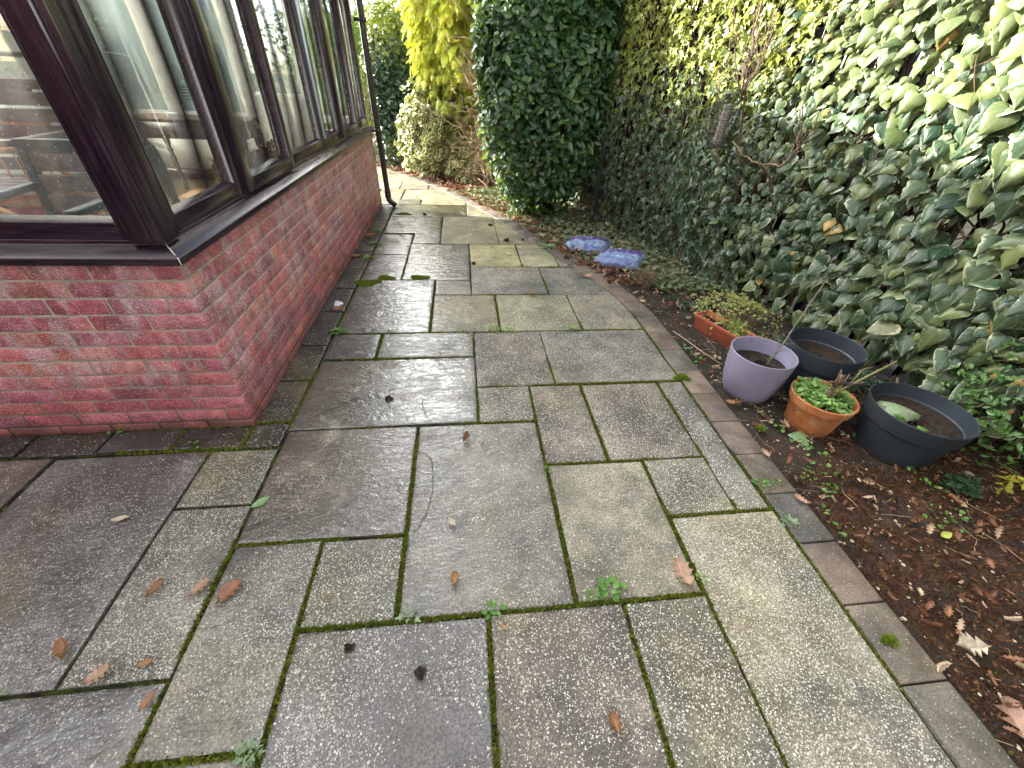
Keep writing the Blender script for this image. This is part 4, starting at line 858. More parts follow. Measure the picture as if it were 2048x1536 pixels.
def m_pot(name, col, rough, n=6, amt=.15, bs=120, bstr=.15, stain=None, spec=.5):
    a = NM(name); p = a.pos(); c = a.scale(a.mix(0., col, col), a.ramp(a.noise(p, n, 5, .6), .3, .7, 1 - amt, 1 + amt))
    s_ = a.sep(p)
    if stain:
        c = a.mix(a.m2('MULTIPLY', a.ramp(a.noise(a.vmul(p, (1, 1, .6)), 11, 5, .65), .48, .66), .75), c, stain); c = a.mix(a.m2('MULTIPLY', a.ramp(a.noise(a.vadd(p, (3, 0, 0)), 26, 3), .60, .66), .6), c, (.16, .07, .03))
    c = a.mix(a.m2('MULTIPLY', a.ramp(s_[2], .0, .07, 1, 0), a.ramp(a.noise(p, 40, 4), .35, .65, .0, .8)), c, (.03, .022, .016))     # soil splash
    c = a.scale(c, a.ramp(a.noise(p, 220, 2), .3, .7, .85, 1.15))
    return a.done(a.bsdf(c, rough, spec, a.bump(a.noise(p, bs, 3), bstr, .002)))
def pot(name, label, x, y, prof, inner, soil_r, soil_z, mat, tilt=(0, 0)):
    z = float(zbed(np.array([x]), np.array([y]))[0]) - .004
    t = thing(name, (x, y, z), label, "plant pot"); t.rotation_euler = (tilt[0], tilt[1], 0)
    b = MB(); b.lathe([(.001, .006)] + [(prof[0][0] * .97, .004)] + prof + inner, n=72); stamp(b.build("pot_body", mat, t), 28); soil_disc(soil_r, soil_z, t, int(x * 100)); return t, z
lil = [(.108, .0), (.122, .012), (.141, .05), (.157, .11), (.167, .17), (.173, .23), (.177, .28), (.179, .305), (.1795, .311), (.176, .313), (.172, .311)]
t_l, z_l = pot("plant_pot", "tall rounded lilac grey pot holding a thin bare sapling", 1.720, 1.800, lil, [(.168, .29), (.160, .22), (.154, .20)], .158, .232, m_pot("lilac_glaze", (.235, .225, .32), .42, 5, .15, 90, .2), (.0, .0))
ter = [(.112, .0), (.116, .003), (.1415, .158), (.1425, .160), (.151, .160), (.1535, .163), (.162, .206), (.1625, .211), (.159, .215), (.154, .214)]
t_t, z_t = pot("plant_pot", "orange terracotta pot full of small green leaves and a cut woody stump", 1.925, 1.500, ter, [(.150, .205), (.143, .165), (.140, .15)], .146, .180, m_pot("terracotta", (.42, .155, .055), .7, 7, .22, 60, .3, stain=(.46, .27, .16), spec=.3))
ant = [(.163, .0), (.168, .004), (.192, .176), (.1925, .180), (.202, .181), (.2065, .185), (.2175, .266), (.218, .270), (.2165, .273), (.2125, .271)]
M_ANT = m_pot("charcoal_plastic", (.026, .034, .046), .42, 5, .12, 150, .12)
t_a, z_a = pot("plant_pot", "large charcoal plastic pot nearest the camera with a pale ivy leaf on its soil", 2.254, 1.287, ant, [(.209, .24), (.203, .205), (.196, .200), (.192, .17)], .193, .188, M_ANT)
an2 = [(q * .93, z * 1.22) for q, z in ant]
t_b, z_b = pot("plant_pot", "wide charcoal plastic pot standing behind the lilac pot against the ivy", 2.118, 1.812, an2, [(.194, .30), (.189, .252), (.182, .246), (.178, .2)], .180, .235, M_ANT)
# sapling
t = thing("sapling", (1.772, 1.79, z_l + .24), "thin leafless sapling standing in the lilac pot", "sapling"); r = rng(201); b = MB()
P = np.array([(0, 0, -.03), (.004, .0, .02), (.035, .0, .14), (.07, .015, .30), (.09, .02, .42), (.12, .03, .52)]); b.tube(P, [.0065, .006, .0042, .0034, .0028, .0014], 8)
for i in range(22):
    k = r.uniform(0, 1) ** 2 * 4.6 + .3; i0 = int(k); s = P[i0] * (1 - k + i0) + P[min(i0 + 1, 5)] * (k - i0); d = unit(r.normal(0, 1, 3) + np.array((0, 0, .6))) * r.uniform(.015, .045)
    b.tube([s, s + d, s + 1.9 * d + (0, 0, .01)], [.0020, .0014, .0008], 4)
b.build("stem", simple("sapling_bark", (.17, .16, .12), .8, .3, 60, .4), t)
# herb clump + stump
t = thing("herb_clump", (1.90, 1.50, z_t + .18), "mat of small round bright green leaves filling the terracotta pot", "plant"); r = rng(203); n = 1100
q = .142 * np.sqrt(r.uniform(0, 1, n)); an = r.uniform(0, 6.28, n); C = np.c_[q * np.cos(an) + .022, q * np.sin(an), .012 + .035 * noise3(np.c_[q * np.cos(an), q * np.sin(an), an * 0] * 16, 5) + r.uniform(0, .03, n)]; C[:, 2] = np.maximum(C[:, 2], .006)
k = (C[:, 0] < .05) | (r.uniform(size=n) < .45); C = C[k]; n = len(C); C = C[np.hypot(C[:, 0] - .025, C[:, 1]) < .14]; n = len(C)
leaves("foliage", C, np.c_[r.normal(0, .4, (n, 2)), np.ones(n)], np.c_[r.normal(0, 1, (n, 2)), r.normal(.1, .3, n)], .021 * r.uniform(.6, 1.3, n), T_ROUND, leafmat("herb_leaf", (.12, .25, .06), (.20, .34, .09), None, rough=.5, trans=.25), t, 204)
t = thing("pruned_stump", (1.955, 1.50, z_t + .17), "short pruned woody stump with two yellowish shoots in the terracotta pot", "plant"); b = MB()
b.tube([(-.02, -.0, 0), (-.005, 0, .05), (.0, .005, .09), (-.01, .0, .14), (.008, .01, .175)], [.013, .012, .010, .011, .007], 9)
for e in ((-.035, -.01, .19), (.03, .01, .17), (.035, .0, .145), (-.04, .01, .13), (.01, -.02, .20)): b.tube([(-.003, .0, .10), (e[0] * .6, e[1], .13), e], [.007, .006, .003], 7)
for k_ in range(9): rr = rng(k_ + 5).normal(0, .012, 3); b.tube([(.0 + rr[0], rr[1], .145), (.01 + 2 * rr[0], 2 * rr[1], .175 + rr[2])], [.006, .0035], 6)
b.build("stump", simple("stump_bark", (.13, .085, .06), .85, .3, 50, .5, 90, 1, .004), t)
b = MB(); b.tube([(-.005, 0, .05), (.05, .0, .075), (.11, .0, .13), (.18, -.005, .20), (.245, -.01, .265)], [.0075, .006, .0055, .0055, .0045], 8); b.tube([(.07, 0, .09), (.085, .0, .15), (.095, .005, .20)], [.0045, .004, .0045], 7)
b.tube([(.095, .005, .20), (.12, .01, .21), (.15, .0, .225)], [.003, .0028, .0015], 6); b.tube([(.18, -.005, .20), (.2, .02, .2)], [.003, .001], 5); b.build("shoot", M_STEMG, t)
# things on the other pots' soil
def loose_leaves(name, label, cat, pts, tp, mat, size, seed, tilt=.3, group=None, head=None):
    C = np.array(pts, float); r = rng(seed); n = len(C); c0 = C[0].copy(); N = np.c_[r.normal(0, tilt, (n, 2)), np.ones(n)]; T = np.c_[r.normal(0, 1, (n, 2)), r.normal(0, .1, n)]
    if head: T = np.array([head], float)
    o = leaves(name, C - c0, N, T, np.array(size) if np.ndim(size) else size * r.uniform(.8, 1.2, n), tp, mat, None, seed); o.location = c0; tag(o, label, cat, group); return o
G_PALE = leafmat("pale_fallen_leaf", (.26, .34, .20), (.34, .40, .26), None, rough=.45, trans=.2, veins=.4, vein_c=(.40, .44, .30))
loose_leaves("fallen_leaf", "large pale green ivy leaf lying in the nearest charcoal pot", "leaf", [(2.15, 1.36, z_a + .222)], T_IVY, G_PALE, [.16], 211, .15, head=(1, -.35, 0))
loose_leaves("ivy_runner", "small green ivy leaves growing at the left inside the nearest charcoal pot", "plant", [(2.13 + dx, 1.28 + dy, z_a + .215) for dx, dy in ((0, 0), (.03, .04), (-.02, .05), (.05, .0), (.01, -.05), (.06, -.08), (.03, -.03))], T_IVY2, G_WEED, .05, 212, .5)
loose_leaves("fallen_leaf", "pale green ivy leaf standing on the soil of the charcoal pot behind the lilac pot", "leaf", [(2.03, 1.74, z_b + .26)], T_IVY, G_PALE, [.10], 213, .3, head=(1, .1, .1))
loose_leaves("seedling", "pair of thin green sprouts near the right rim of the nearest charcoal pot", "plant", [(2.34, 1.18, z_a + .19), (2.36, 1.20, z_a + .19), (2.38, 1.17, z_a + .19), (2.33, 1.21, z_a + .19)], T_NEEDLE, G_WEED, .05, 214, 2.5)
# terracotta trough
def trough():
    p0 = np.array((1.745, 2.61)); d = unit(np.array((.36, -.93))); n = np.array((.93, .36)); L, Wd, H = .50, .15, .135
    t = thing("trough_planter", (p0[0], p0[1], -.03), "long narrow terracotta plastic trough half hidden behind the lilac pot", "planter"); b = MB()
    def rect(i, z): return [tuple(n * (i) + d * (i)) + (z,), tuple(n * (i) + d * (L - i)) + (z,), tuple(n * (Wd - i) + d * (L - i)) + (z,), tuple(n * (Wd - i) + d * i) + (z,)]
    lv = [(.022, .0), (.008, H - .03), (.002, H - .028), (.0, H), (.008, H), (.012, H - .03), (.024, .04)]; V = []
    for i, z in lv: V += rect(i, z)
    F = [(j * 4 + k, j * 4 + (k + 1) % 4, j * 4 + 4 + (k + 1) % 4, j * 4 + 4 + k) for j in range(len(lv) - 1) for k in range(4)]; b.add(V, F, [(0, 3, 2, 1), tuple(len(V) - 4 + k for k in range(4))])
    b.build("trough_body", m_pot("terracotta_plastic", (.36, .095, .050), .5, 5, .15, 60, .1), t, bevel=.002)
    b = MB(); V = rect(.014, H - .045); b.add(V, [(0, 1, 2, 3)]); b.build("soil", M_POTSOIL, t)
trough()
# compost bags
def m_bag():
    a = NM("printed_plastic_bag"); s_ = a.sep(a.uv()); u, v = s_[0], s_[1]; p = a.pos()
    base = (.17, .22, .44); c = a.mix(a.ramp(a.noise(p, 7, 3), .4, .6), base, (.12, .16, .36))
    def band(x, lo, hi): return a.m2('MULTIPLY', a.m2('GREATER_THAN', x, lo), a.m2('LESS_THAN', x, hi))
    c = a.mix(a.m2('MULTIPLY', band(v, .58, .95), band(u, .08, .92)), c, (.085, .055, .22))
    c = a.mix(a.m2('MULTIPLY', band(v, .24, .55), band(u, .10, .90)), c, (.24, .33, .52))
    for k in range(6):
        vv = a.n("CombineXYZ"); a.put(vv.inputs[0], a.m2('SUBTRACT', u, .18 + .128 * k)); a.put(vv.inputs[1], a.m2('SUBTRACT', v, .40)); ln = a.n("VectorMath", operation='LENGTH'); a.put(ln.inputs[0], vv.outputs[0])
        c = a.mix(band(ln.outputs["Value"], .022, .040), c, (.05, .08, .30))
    w = a.noise(a.vmul(a.uv(), (26, 9, 1)), 1.6, 1); c = a.mix(a.m2('MULTIPLY', a.m2('MULTIPLY', a.m2('GREATER_THAN', w, .56), band(v, .66, .72)), band(u, .2, .7)), c, (.62, .62, .8))
    c = a.mix(a.m2('MULTIPLY', a.m2('MULTIPLY', a.m2('GREATER_THAN', w, .50), band(v, .78, .86)), band(u, .15, .6)), c, (.55, .55, .75))
    n1 = a.bump(a.noise(a.vmul(p, (1, 1, 1)), 13, 5, .6, 1.2), .9, .02)
    c = a.mix(a.m2('MULTIPLY', a.ramp(a.noise(p, 18, 4), .5, .68), .45), c, (.10, .10, .10))
    return a.done(a.bsdf(c, .36, .5, n1))
M_BAG = m_bag()
def bag(label, cx, cy, rz, L, Wd, H, seed, z):
    n, m = 44, 34; U, V = np.meshgrid(np.linspace(0, 1, n), np.linspace(0, 1, m)); x, y = (U - .5) * L, (V - .5) * Wd
    prof = (np.clip(1 - np.abs(2 * U - 1) ** 5, 0, 1) ** .6) * (np.clip(1 - np.abs(2 * V - 1) ** 4.5, 0, 1) ** .6)
    Q = np.c_[x.ravel(), y.ravel(), np.full(x.size, seed)]; wr = (-np.abs(noise3(Q * 7, seed)) * .030 - np.abs(noise3(Q * 17, seed + 1)) * .012).reshape(x.shape)
    zt = H * prof + wr * prof ** .3 + .006; zb = -.01 * prof
    sq = 1 - .07 * np.abs(2 * V - 1) ** 2 * (1 - np.abs(2 * U - 1)); x = x * (1 - .05 * (1 - np.abs(2 * V - 1) ** 2) * 0) ; pin = 1 - .10 * (1 - (2 * U - 1) ** 2) * (np.abs(2 * V - 1) > .97)
    P1 = np.stack([x, y * pin, zt], -1).reshape(-1, 3); P2 = np.stack([x, y * pin, zb], -1).reshape(-1, 3); idx = np.arange(n * m).reshape(m, n)
    F = np.stack([idx[:-1, :-1], idx[:-1, 1:], idx[1:, 1:], idx[1:, :-1]], -1).reshape(-1, 4); N_ = n * m
    ring = np.r_[idx[0, :], idx[1:, -1], idx[-1, -2::-1], idx[-2:0:-1, 0]]; S = np.stack([ring, ring + N_, np.roll(ring, -1) + N_, np.roll(ring, -1)], -1)
    o = mk("compost_bag", np.r_[P1, P2], [np.r_[F, F[:, ::-1] + N_, S]], M_BAG, uv=np.tile(np.c_[U.ravel(), V.ravel()], (2, 1)), smooth=True); o.location = (cx, cy, z); o.rotation_euler = (.05, -.10, rz); return tag(o, label, "bag", "blue plastic bags by the kerb")
bag("farther blue and purple plastic bag lying under the clipped bush beside the kerb", 1.36, 4.40, -.50, .50, .40, .075, 3, .0)
bag("nearer pale blue plastic bag half covered by ivy beside the kerb", 1.60, 3.97, -.62, .50, .40, .085, 5, .0)

# ================================================================ LOOSE THINGS ON THE PATH
M_OAKS = [leafmat("oak_leaf_orange", (.28, .125, .055), (.34, .17, .08), None, rough=.5, trans=.15, veins=.5, vein_c=(.50, .28, .12)), leafmat("oak_leaf_pink", (.34, .21, .15), (.40, .25, .18), None, rough=.5, trans=.15, veins=.5, vein_c=(.55, .36, .26)),
          leafmat("oak_leaf_brown", (.20, .085, .05), (.26, .12, .07), None, rough=.45, trans=.15, veins=.5, vein_c=(.33, .18, .10)), leafmat("leaf_bleached", (.50, .42, .33), (.56, .48, .38), None, rough=.6, trans=.15)]
T_LANCE = tpl([(.003, 0, 0), (.10, .2, .2), (.16, .45, .45), (.12, .72, .72), (.003, 1, 1)], lambda u, y: .05 * abs(u) + .10 * (y - .5) ** 2)
LV = [  # x, y, size, heading, material, template, label, curl
 (-1.29, .62, .060, 2.2, 0, 'O', "curled orange brown leaf on the far left slab by the mossy joint", 3), (-1.14, .54, .062, .6, 1, 'O', "pinkish brown oak leaf just above the long mossy joint at lower left", 1.5),
 (-1.02, .56, .045, .3, 0, 'L', "small narrow orange leaf right of the pinkish oak leaf at lower left", 2), (-1.12, .80, .060, 1.2, 2, 'O', "leftmost brown leaf in the row of three on the narrow left slabs", 2),
 (-.97, .79, .066, .9, 1, 'O', "middle pale pink oak leaf in the row of three on the narrow left slabs", 1.4), (-.87, .77, .085, 1.15, 2, 'O', "rightmost elongated brown oak leaf of the row of three at left", 1.2),
 (-.955, .46, .060, 1.1, 2, 'L', "dark brown leaf tucked in the mossy joint at lower left", 2), (-1.42, 1.10, .065, .2, 3, 'L', "thin curled tan leaf on the large dark slab at left", 1.5),
 (-.90, 1.145, .085, .75, 4, 'L', "long pale green leaf lying across the joint below the brick corner", 1), (-.02, 1.46, .060, 1.1, 2, 'O', "red brown leaf near the top of the largest middle slab", 3.5),
 (-.09, .98, .055, 2.3, 3, 'L', "bleached curled leaf in the middle of the largest slab", 2.5), (-.075, .745, .050, 1.4, 0, 'O', "small orange leaf near the bottom of the largest middle slab", 2),
 (.79, .70, .105, 1.75, 1, 'O', "large pink brown oak leaf at the corner of the slab near the kerb", 1.0), (.39, .28, .050, 1.9, 0, 'O', "small curled tan leaf low on the brown slab at the bottom", 3),
 (1.50, 1.26, .052, 1.6, 1, 'O', "pale oak leaf on the kerb beside the terracotta pot", 2), (1.49, .98, .058, 2.1, 1, 'O', "pinkish oak leaf on the kerb where the soil turns rusty", 2),
 (.56, 3.16, .065, .8, 0, 'O', "orange leaf on the joint behind the speckled yellow slab", 2), (1.15, 3.53, .090, .1, 1, 'O', "pink brown leaf near the curve of the path edge", 1.5),
 (-1.0, 3.04, .075, .1, 5, 'I', "pale silvery scrap of leaf on the dark border by the brick wall", 2), (-.99, 2.92, .075, .2, 2, 'O', "brown leaf just in front of the silvery scrap by the brick wall", 2),
 (-1.08, 4.04, .095, .4, 2, 'O', "reddish brown leaf on the dark border halfway along the brick wall", 2), (-1.03, 4.65, .11, .1, 0, 'O', "tan leaf on the dark border near the far end of the brick wall", 2),
 (-.70, 4.74, .065, .9, 3, 'I', "white curled leaf on the wet slabs near the drainpipe", 3), (-.60, 4.33, .05, .9, 3, 'L', "tiny white leaf on the joint of the wet slabs", 3),
 (1.565, 1.68, .07, 2.6, 0, 'O', "orange leaf on the soil between the kerb and the lilac pot", 3), (1.64, .17, .125, 1.2, 1, 'O', "biggest brown oak leaf at the lower right corner of the bed", 2),
 (1.68, .37, .095, 2.9, 3, 'O', "pale bleached oak leaf on the rusty moss at lower right", 3), (2.02, .76, .070, .05, 6, 'L', "yellow green narrow leaf on the rusty moss", 1.2),
 (1.78, 1.385, .085, 2.7, 4, 'I', "dark green oval leaf resting against the foot of the terracotta pot", .8), (.44, 4.12, .085, 2.7, 3, 'L', "pale leaf sliver on the yellow slab", 2), (1.45, 3.20, .07, .2, 4, 'I', "green leaf lying on the kerb in front of the wiry plant", .8),
 (.09, .565, .030, 2.4, 0, 'L', "tiny orange leaf just below the middle weed tuft", 2)]
G_LX = {4: leafmat("fallen_green_leaf", (.15, .26, .13), (.20, .32, .16), None, rough=.4, trans=.15, veins=.5, vein_c=(.30, .38, .22)), 5: leafmat("silvery_scrap", (.5, .56, .62), (.55, .6, .66), None, rough=.35, trans=.1), 6: leafmat("fallen_yellow_leaf", (.45, .48, .10), (.5, .5, .12), None, rough=.45, trans=.2)}
for i, (x, y, s, hd, mi, tp, lab, cu) in enumerate(LV):
    z = .004 if x < kx(y) + .17 else float(zbed(np.array([x]), np.array([y]))[0]) + .012
    T0 = {'O': T_OAK, 'L': T_LANCE, 'I': T_IVY}[tp]; m = M_OAKS[mi] if mi < 4 else G_LX[mi]; r = rng(300 + i)
    o = leaves("fallen_leaf", np.array([[0., 0, .002 + .006 * cu / 2]]), np.array([[r.normal(0, .10), r.normal(0, .10), 1.]]), np.array([[math.cos(hd), math.sin(hd), 0.]]), np.array([s * .98]), T0, m, None, 300 + i, curl=(cu * .8, cu), wid=(1.35, 1.6))
    o.location = (x - .5 * s * math.cos(hd), y - .5 * s * math.sin(hd), z); tag(o, lab, "leaf", "fallen leaves")
    if tp == 'O':
        b = MB(); b.tube([(-s * .22 * math.cos(hd + .2), -s * .22 * math.sin(hd + .2), .004), (0, 0, .006), (s * .1 * math.cos(hd), s * .1 * math.sin(hd), .006)], .0010, 4); b.build("stalk", M_OAKS[2], o)
# dark moss clumps and cones dropped on the path
M_CLUMP = simple("dark_cone", (.022, .014, .010), .75, .4, 80, .6)
for i, (x, y, s, lab) in enumerate([(-.18, .46, .019, "round dark cone on the nearest big slab at the bottom"), (-.415, .55, .015, "small dark cone near the mossy joint left of the round dark cone"), (-.46, 1.81, .021, "dark cone on the wet slab beside the bright reflection"),
        (.47, 4.57, .030, "dark cone on the joint above the yellow slab"), (.32, 5.13, .026, "dark cone in the middle of the far sunlit slab"), (1.05, 4.03, .028, "dark cone at the kerb beside the blue bags"), (-.51, 5.57, .022, "dark cone beside the puddle near the drainpipe"), (.08, 3.87, .020, "small dark cone at the left corner of the yellow slab"), (.66, 4.60, .018, "tiny dark cone right of the cone above the yellow slab")]):
    r = rng(400 + i); n = 46; D = unit(r.normal(size=(n, 3))); D[:, 2] = np.abs(D[:, 2]); C = D * s * np.array((1, .85, .6)) * r.uniform(.5, .9, (n, 1)) + (0, 0, s * .15)
    o = leaves("fallen_cone", C, D + r.normal(0, .3, (n, 3)), r.normal(0, 1, (n, 3)), s * .8 * r.uniform(.6, 1.2, n), T_ROUND, leafmat("cone_scale", (.018, .012, .009), (.05, .032, .022), None, rough=.7, trans=0), None, 400 + i); o.location = (x, y, .003); tag(o, lab, "cone", "dark cones dropped on the path")
# twigs
def twig(lab, pts, rad):
    b = MB(); P = np.array(pts, float); w = np.linspace(0, len(P) - 1, len(P) * 4); P = np.c_[[np.interp(w, np.arange(len(P)), P[:, k]) for k in range(2)]].T; r = rng(len(pts)); c0 = P[0].copy()
    P = P - c0 + r.normal(0, .0012, P.shape); b.tube(np.c_[P, np.full(len(P), .0045)], np.linspace(rad, rad * .6, len(P)), 5); o = b.build("fallen_twig", simple("twig_dark", (.05, .04, .03), .8)); o.location = (c0[0], c0[1], 0); tag(o, lab, "twig", "thin twigs on the path")
twig("long thin hooked twig beside the middle joint on the largest slab", [(-.26, 1.40), (-.215, 1.375), (-.19, 1.33), (-.18, 1.25), (-.178, 1.16), (-.195, 1.05), (-.225, .98), (-.245, .955)], .0017)
twig("short curved twig on the wet slab above the joint", [(-.27, 1.80), (-.26, 1.73), (-.235, 1.65), (-.20, 1.60)], .0018)
twig("faint bent twig left on the wet slab near the dark cone", [(-.78, 1.74), (-.72, 1.76), (-.66, 1.82), (-.60, 1.85)], .0016)
twig("little looped twig near the top right of the largest slab", [(.07, 1.46), (.05, 1.42), (.065, 1.385), (.09, 1.40), (.085, 1.44)], .0014)
# weeds in the joints
WD = [(.055, .63, .034, 9, 'R', "weed of round leaves at the bottom middle of the long mossy joint"), (.43, .645, .026, 8, 'R', "left smaller weed of the pair near the large pink oak leaf"), (.50, .665, .042, 16, 'R', "biggest rosette weed, right one of the pair below the middle right slab"),
 (-.23, .63, .034, 7, 'S', "pale bluish prickly seedling in the long mossy joint"), (-.91, 2.58, .048, 18, 'R', "leafy weed at the joint beside the dark border by the brick wall"), (.20, 2.57, .04, 12, 'R', "low weed in the joint in front of the yellow brown slab"),
 (.30, 2.56, .04, 9, 'R', "weed just right of the low weed in front of the speckled slab"), (.78, 2.56, .045, 9, 'R', "weed in the joint at the right of the speckled yellow slab"), (.36, 1.235, .024, 8, 'R', "little weed at the crossing right of the largest slab"), (-.63, .315, .032, 16, 'S', "pale feathery weed at the bottom edge beside the mossy joint"),
 (1.37, 1.085, .034, 10, 'R', "weed in the kerb joint level with the rusty moss"), (1.45, 1.085, .022, 6, 'R', "tiny weed between two kerb blocks"), (1.37, .875, .034, 14, 'S', "feathery weed in the kerb joint above the biggest slab"), (-1.72, 1.645, .036, 10, 'R', "right weed of the pair at the foot of the front brick wall"),
 (-1.81, 1.645, .026, 6, 'R', "left smaller weed of the pair at the foot of the front brick wall"), (-1.86, 1.52, .022, 4, 'R', "tiny pale weed on the dark border under the front wall"), (-1.35, 1.51, .030, 6, 'R', "pale yellow green weed on the dark border near the brick corner"), (.31, 1.905, .028, 9, 'S', "tuft of weed at the joint above the small square slab"),
 (-.02, 2.56, .03, 8, 'R', "weed at the joint crossing behind the small pale slab"), (.86, .67, .02, 7, 'R', "small weed at the joint corner beside the large pink oak leaf"), (-1.40, .51, .022, 5, 'S', "small weed at the left end of the lower mossy joint"), (-.95, 4.42, .055, 16, 'R', "dark weed on the wall side joint near the drainpipe"), (-.95, 4.0, .05, 14, 'R', "weed by the wall side joint halfway to the drainpipe"),
 (-1.0, 4.85, .05, 14, 'R', "weed cluster in the border joint nearest the drainpipe"), (.91, 4.35, .08, 20, 'S', "pale feathery weed at the curved path edge by the yellow slab"), (-.55, 2.565, .03, 7, 'R', "small weed in the joint left of the wet slab")]
G_PWEED = leafmat("pale_weed_leaf", (.18, .28, .16), (.24, .34, .18), None, rough=.5, trans=.25)
for i, (x, y, s, n, k, lab) in enumerate(WD):
    r = rng(500 + i); an = np.arange(n) * 2.4 + r.normal(0, .2, n); q = s * np.sqrt(np.linspace(.02, 1, n)) * .7; up = np.linspace(1.2, .15, n) + r.normal(0, .1, n); C = np.c_[q * np.cos(an) * 1.25, q * np.sin(an) * .8, .003 + .012 * np.linspace(1, .1, n)]
    T = np.c_[np.cos(an), np.sin(an), up * .6]; N = np.c_[-np.cos(an) * up * .6, -np.sin(an) * up * .6, np.ones(n)] + r.normal(0, .15, (n, 3)); o = leaves("weed", C, N, T, (s * .60 if k == 'R' else s * .70) * r.uniform(.75, 1.2, n), T_ROUND if k == 'R' else T_STAR, G_PWEED if k == 'S' else G_WEED, None, 500 + i); o.location = (x, y, 0)
    tag(o, lab, "weed", "weeds in the paving joints")
# flat moss cushions
for i, (x, y, s, lab) in enumerate([(-.86, 3.42, .12, "largest green moss cushion on the wet slab by the brick wall"), (-.42, 3.53, .09, "moss cushion across the joint of the wet slabs"), (-.72, 3.53, .06, "small moss cushion between the two moss cushions on the wet slabs"), (-.78, 5.58, .07, "moss cushion at the near corner of the puddle slab"), (1.36, 1.93, .05, "moss cushion spreading on the kerb joint beside the lilac pot"), (1.42, .41, .022, "small moss tuft on a kerb block at lower right"), (1.60, 1.45, .035, "olive moss cushion on the soil beside the terracotta pot")]):
    r = rng(600 + i); n = int(26000 * s * 1.0); q = s * np.sqrt(r.uniform(0, 1, n)) * (1 + .3 * np.sin(3 * r.uniform(0, 6.28))) ; an = r.uniform(0, 6.28, n); q = q * (1 + .25 * np.sin(3 * an + i)); C = np.c_[q * np.cos(an), q * np.sin(an) * .6, .0 + .006 * (1 - q / q.max())]
    o = leaves("moss_cushion", C, r.normal(0, 1, (n, 3)), np.c_[r.normal(0, .5, (n, 2)), np.ones(n)], .009 * r.uniform(.6, 1.4, n), T_NEEDLE, leafmat("moss_cushion_strand", (.09, .14, .012), (.20, .25, .03), None, rough=.8, trans=.2, spec=.2), None, 600 + i, wid=(2, 4)); o.location = (x, y, .002); tag(o, lab, "moss", "moss cushions")

# ================================================================ INSIDE THE CONSERVATORY
def wood(n, c): return simple(n, c, .4, .5, 24, .35)
W_TAB = wood("dark_table_wood", (.10, .045, .028)); W_SLAT = wood("grey_brown_slats", (.20, .155, .16)); W_PURP = wood("purple_brown_slats", (.12, .075, .085)); M_BLUE = simple("dark_blue_frame", (.020, .045, .070), .4, .5, 8, .2); M_RAT = wood("rattan_cane", (.46, .20, .07))
def table():
    t = thing("side_table", (-3.2, 5.0, .3), "dark brown wooden side table with turned legs against the white inner wall", "table"); L, Wd, H = 1.0, .42, .72
    b = MB(); b.box((-.06, -.03, H - .03), (L + .06, Wd + .03, H)); b.build("tabletop", W_TAB, t, bevel=.006)
    b = MB(); b.box((.01, .0, H - .17), (L - .01, Wd, H - .031)); b.build("apron", W_TAB, t)
    for x, y in ((.03, .03), (L - .03, .03), (L - .03, Wd - .03), (.03, Wd - .03)):
        b = MB(); b.lathe([(.001, 0), (.018, 0), (.022, .05), (.016, .08), (.020, .2), (.026, .33), (.018, .36), (.028, .40), (.018, .43), (.030, .47), (.034, .55)], (x, y, 0), 14); stamp(b.build("leg", W_TAB, t))
    b = MB(); b.lathe([(.001, .0), (.05, .0), (.055, .03), (.001, .03)], (.3, .2, H), 20)
    o = stamp(b.build("dish", M_WHITE)); o.location = (-3.2, 5.0, .3); tag(o, "small pale dish on the dark side table", "dish")
table()
def slat_chair(name, label, x, y, rz, wd, z0, z1, n, fm, sm, lean, cat="chair"):
    t = thing(name, (x, y, .3), label, cat); t.rotation_euler = (0, 0, rz); b = MB(); z0 -= .3; z1 -= .3
    for s in (0, wd): b.beam((s, 0, 0), (s, 0, z0), .035, .05); b.beam((s, 0, z0), (s, lean, z1), .035, .05); b.beam((s, -.45, 0), (s, -.45, z0 + .22), .035, .05); b.beam((s, -.5, z0 + .24), (s, .02, z0 + .24), .05, .03)
    b.beam((-.02, lean, z1 + .012), (wd + .02, lean, z1 + .012), .05, .05); b.build("frame", fm, t, bevel=.006)
    h = (z1 - z0 - .04) / n
    for k in range(n):
        b = MB(); u = (k + .5) / n; b.beam((.02, lean * u - .004, z0 + .02 + h * (k + .5)), (wd - .02, lean * u - .004, z0 + .02 + h * (k + .5)), .016, h * .84); b.build("back_slat", sm, t, bevel=.003)
    for k in range(5):
        b = MB(); b.beam((.02, -.06 - .085 * k, z0 - .0), (wd - .02, -.06 - .085 * k, z0), .07, .018); b.build("seat_slat", sm, t, bevel=.003)
    return t
slat_chair("slatted_chair", "slatted wooden chair with a dark blue frame behind the front window", -2.14, 2.42, .02, .50, .72, 1.12, 4, M_BLUE, W_SLAT, .08)
slat_chair("slatted_chair", "purple brown slatted garden chair back farther inside behind the front window", -3.05, 3.15, .10, .62, .86, 1.32, 5, W_PURP, W_PURP, .16)
